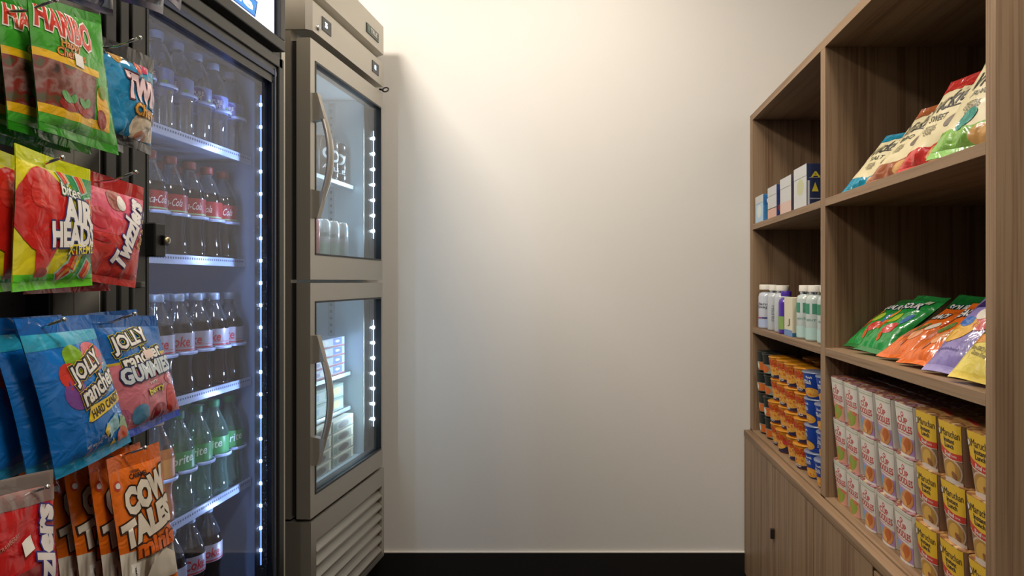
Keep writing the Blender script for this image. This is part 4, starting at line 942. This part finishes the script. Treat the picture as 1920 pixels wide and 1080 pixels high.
med(2, 2.275, 2.15, .065, .122, paper('#4c4456'), R(0, .32, 2, 1, gy, 1)+R(0, 0, 2, .32, paper('#c8aca0'), 1), E(.35, .45, .14, .3, paper('#a07c88'), 1), 'grey small box with pink base, third from the back wall')
med(3, 2.12, 1.995, .105, .130, paper('#1c2c54'), R(0, 0, 2, 1, gy, 1)+E(.5, .5, .25, .2, paper('#b4b48c'), 2), T('Advil', .42, .74, .66, .15, paper('#d8c83c'), 2, 0, .03)+P([(.12, .34), (.20, .56), (.28, .34)], paper('#d8c83c'), 2)+R(.06, .16, .75, .19, paper('#9098a8'), 2)+R(.06, .66, .75, .675, paper('#9098a8'), 2)+R(.02, .03, .07, .6, paper('#b8bcc4'), 2), 'navy medicine box with yellow lettering beside the divider')
# ---- toiletries
def toil(name, y, x, r, hh, body, cap, art, label, capr=.8, neck=True, cat='bottle', shoulder=.80):
    t = thing(name, label, cat, (x, y, z(-.184)+.0004)); q = MB()
    q.lathe([(0, .002), (r*.95, 0), (r, .006), (r, hh*shoulder-.012), (r*.9, hh*shoulder), (r*.6, hh*shoulder+.006)], body, 24)
    G = grid_normals([[Vector((math.cos(a)*r, math.sin(a)*r, .006+v*(hh*shoulder-.018))) for v in (0, 1)] for a in [PI-1.3+.35+2.6*i/12 for i in range(13)]])
    apply_art(q, G, 2.6*r/(hh*shoulder-.018), art, .0004); q.build('bottle_body', t)
    if neck: q = MB(); q.lathe([(r*.6, hh*shoulder+.004), (r*.72, hh*shoulder+.010), (r*.6, hh*.9)], CHROME, 20); q.build('collar', t)
    q = MB(); q.lathe([(r*capr, hh*.885), (r*capr, hh-.002), (r*capr*.95, hh), (0, hh)], cap, 24); q.build('cap', t)
    return t
capw = paper('#dcd6c8'); mist = M('#b4b8bc', .25, 0, .4)
AT = 2.6*.032/.1
toil('sanitizer_bottle', 2.565, .692, .037, .172, M('#bcc0c8', .2, 0, .4), capw, R(0, .28, 2, .33, paper('#8c3c74'), 1)+R(.5, .28, 2, .33, paper('#2c3468'), 1.2)+R(.05, 0, 2, .25, paper('#a8b4d0'), 1)+T('Hand\nSoap', .5, .7, .5, .22, paper('#6c6c74'), 2), 'pale bottle with purple stripe and white cap nearest the back wall', .9, False)
toil('clear_toiletry_bottle', 2.460, .692, .030, .170, mist, capw, T('FRESH', .5, .5, .5, .12, paper('#7c8484'), 1, 90), 'translucent grey bottle with steel collar beside the purple stripe bottle')
toil('clear_toiletry_bottle', 2.375, .694, .030, .170, mist, capw, T('GEL', .5, .5, .5, .12, paper('#8ca49c'), 1, 90), 'translucent grey bottle just farther than the violet one')
toil('violet_bottle', 2.300, .684, .026, .150, M('#4a2c94', .3, 0, .3), M('#4a2c94', .3), R(.1, .1, .5, .55, paper('#7c9c50'), 1)+E(.8, .35, .2, .25, paper('#9c4ca8'), 1), 'violet bottle with green and pink print in the middle of the row', .7, False)
def tcart(y0, y1, dxx, hh, base, sp, fc, label, x0):
    W_ = y0-y1; q = MB(); q.box(0, dxx, 0, W_, 0, hh, base, .0008)
    apply_art(q, flat_grid((0, W_, 0), (0, -W_, 0), (0, 0, hh)), W_/hh, sp, .0002); apply_art(q, flat_grid((0, 0, 0), (dxx, 0, 0), (0, 0, hh)), dxx/hh, fc, .0002)
    o = q.build('toiletry_carton'); o.location = (x0, y1, z(-.184)+.0004); return tag(o, label, 'carton')
crm = paper('#d6cfb4')
tcart(2.255, 2.165, .050, .130, crm, R(0, 0, 2, .16, paper('#6c8cb8'), 1)+T('J', .4, .35, .2, .2, paper('#5c5c50'), 1), R(0, 0, 2, .10, paper('#2c6c98'), 1), 'cream carton with blue base standing beside the violet bottle', .664)
teal = paper('#a8c4bc')
for i, (yy, xx) in enumerate(((2.105, .695), (2.015, .695), (1.925, .700))):
    toil('mouthwash_bottle', yy, xx, .034, .172, M('#b4beb8', .25, 0, .4), capw, R(0, 0, 2, .3, teal, 1)+R(.2, .66, .42, .92, paper('#3c8468'), 1)+R(.5, .66, .72, .92, paper('#3c8468'), 1)+T('MINT', .45, .5, .3, .06, paper('#7c9c94'), 1), 'white and teal bottle with steel collar, %s of three beside the divider' % ('farthest', 'middle', 'nearest')[i], .78)
for i, (yy, xx) in enumerate(((2.20, .775), (2.06, .775))):
    toil('clear_toiletry_bottle', yy, xx, .030, .172, mist, capw, [], 'white capped bottle standing in the rear row, %s of two' % ('farther', 'nearer')[i])
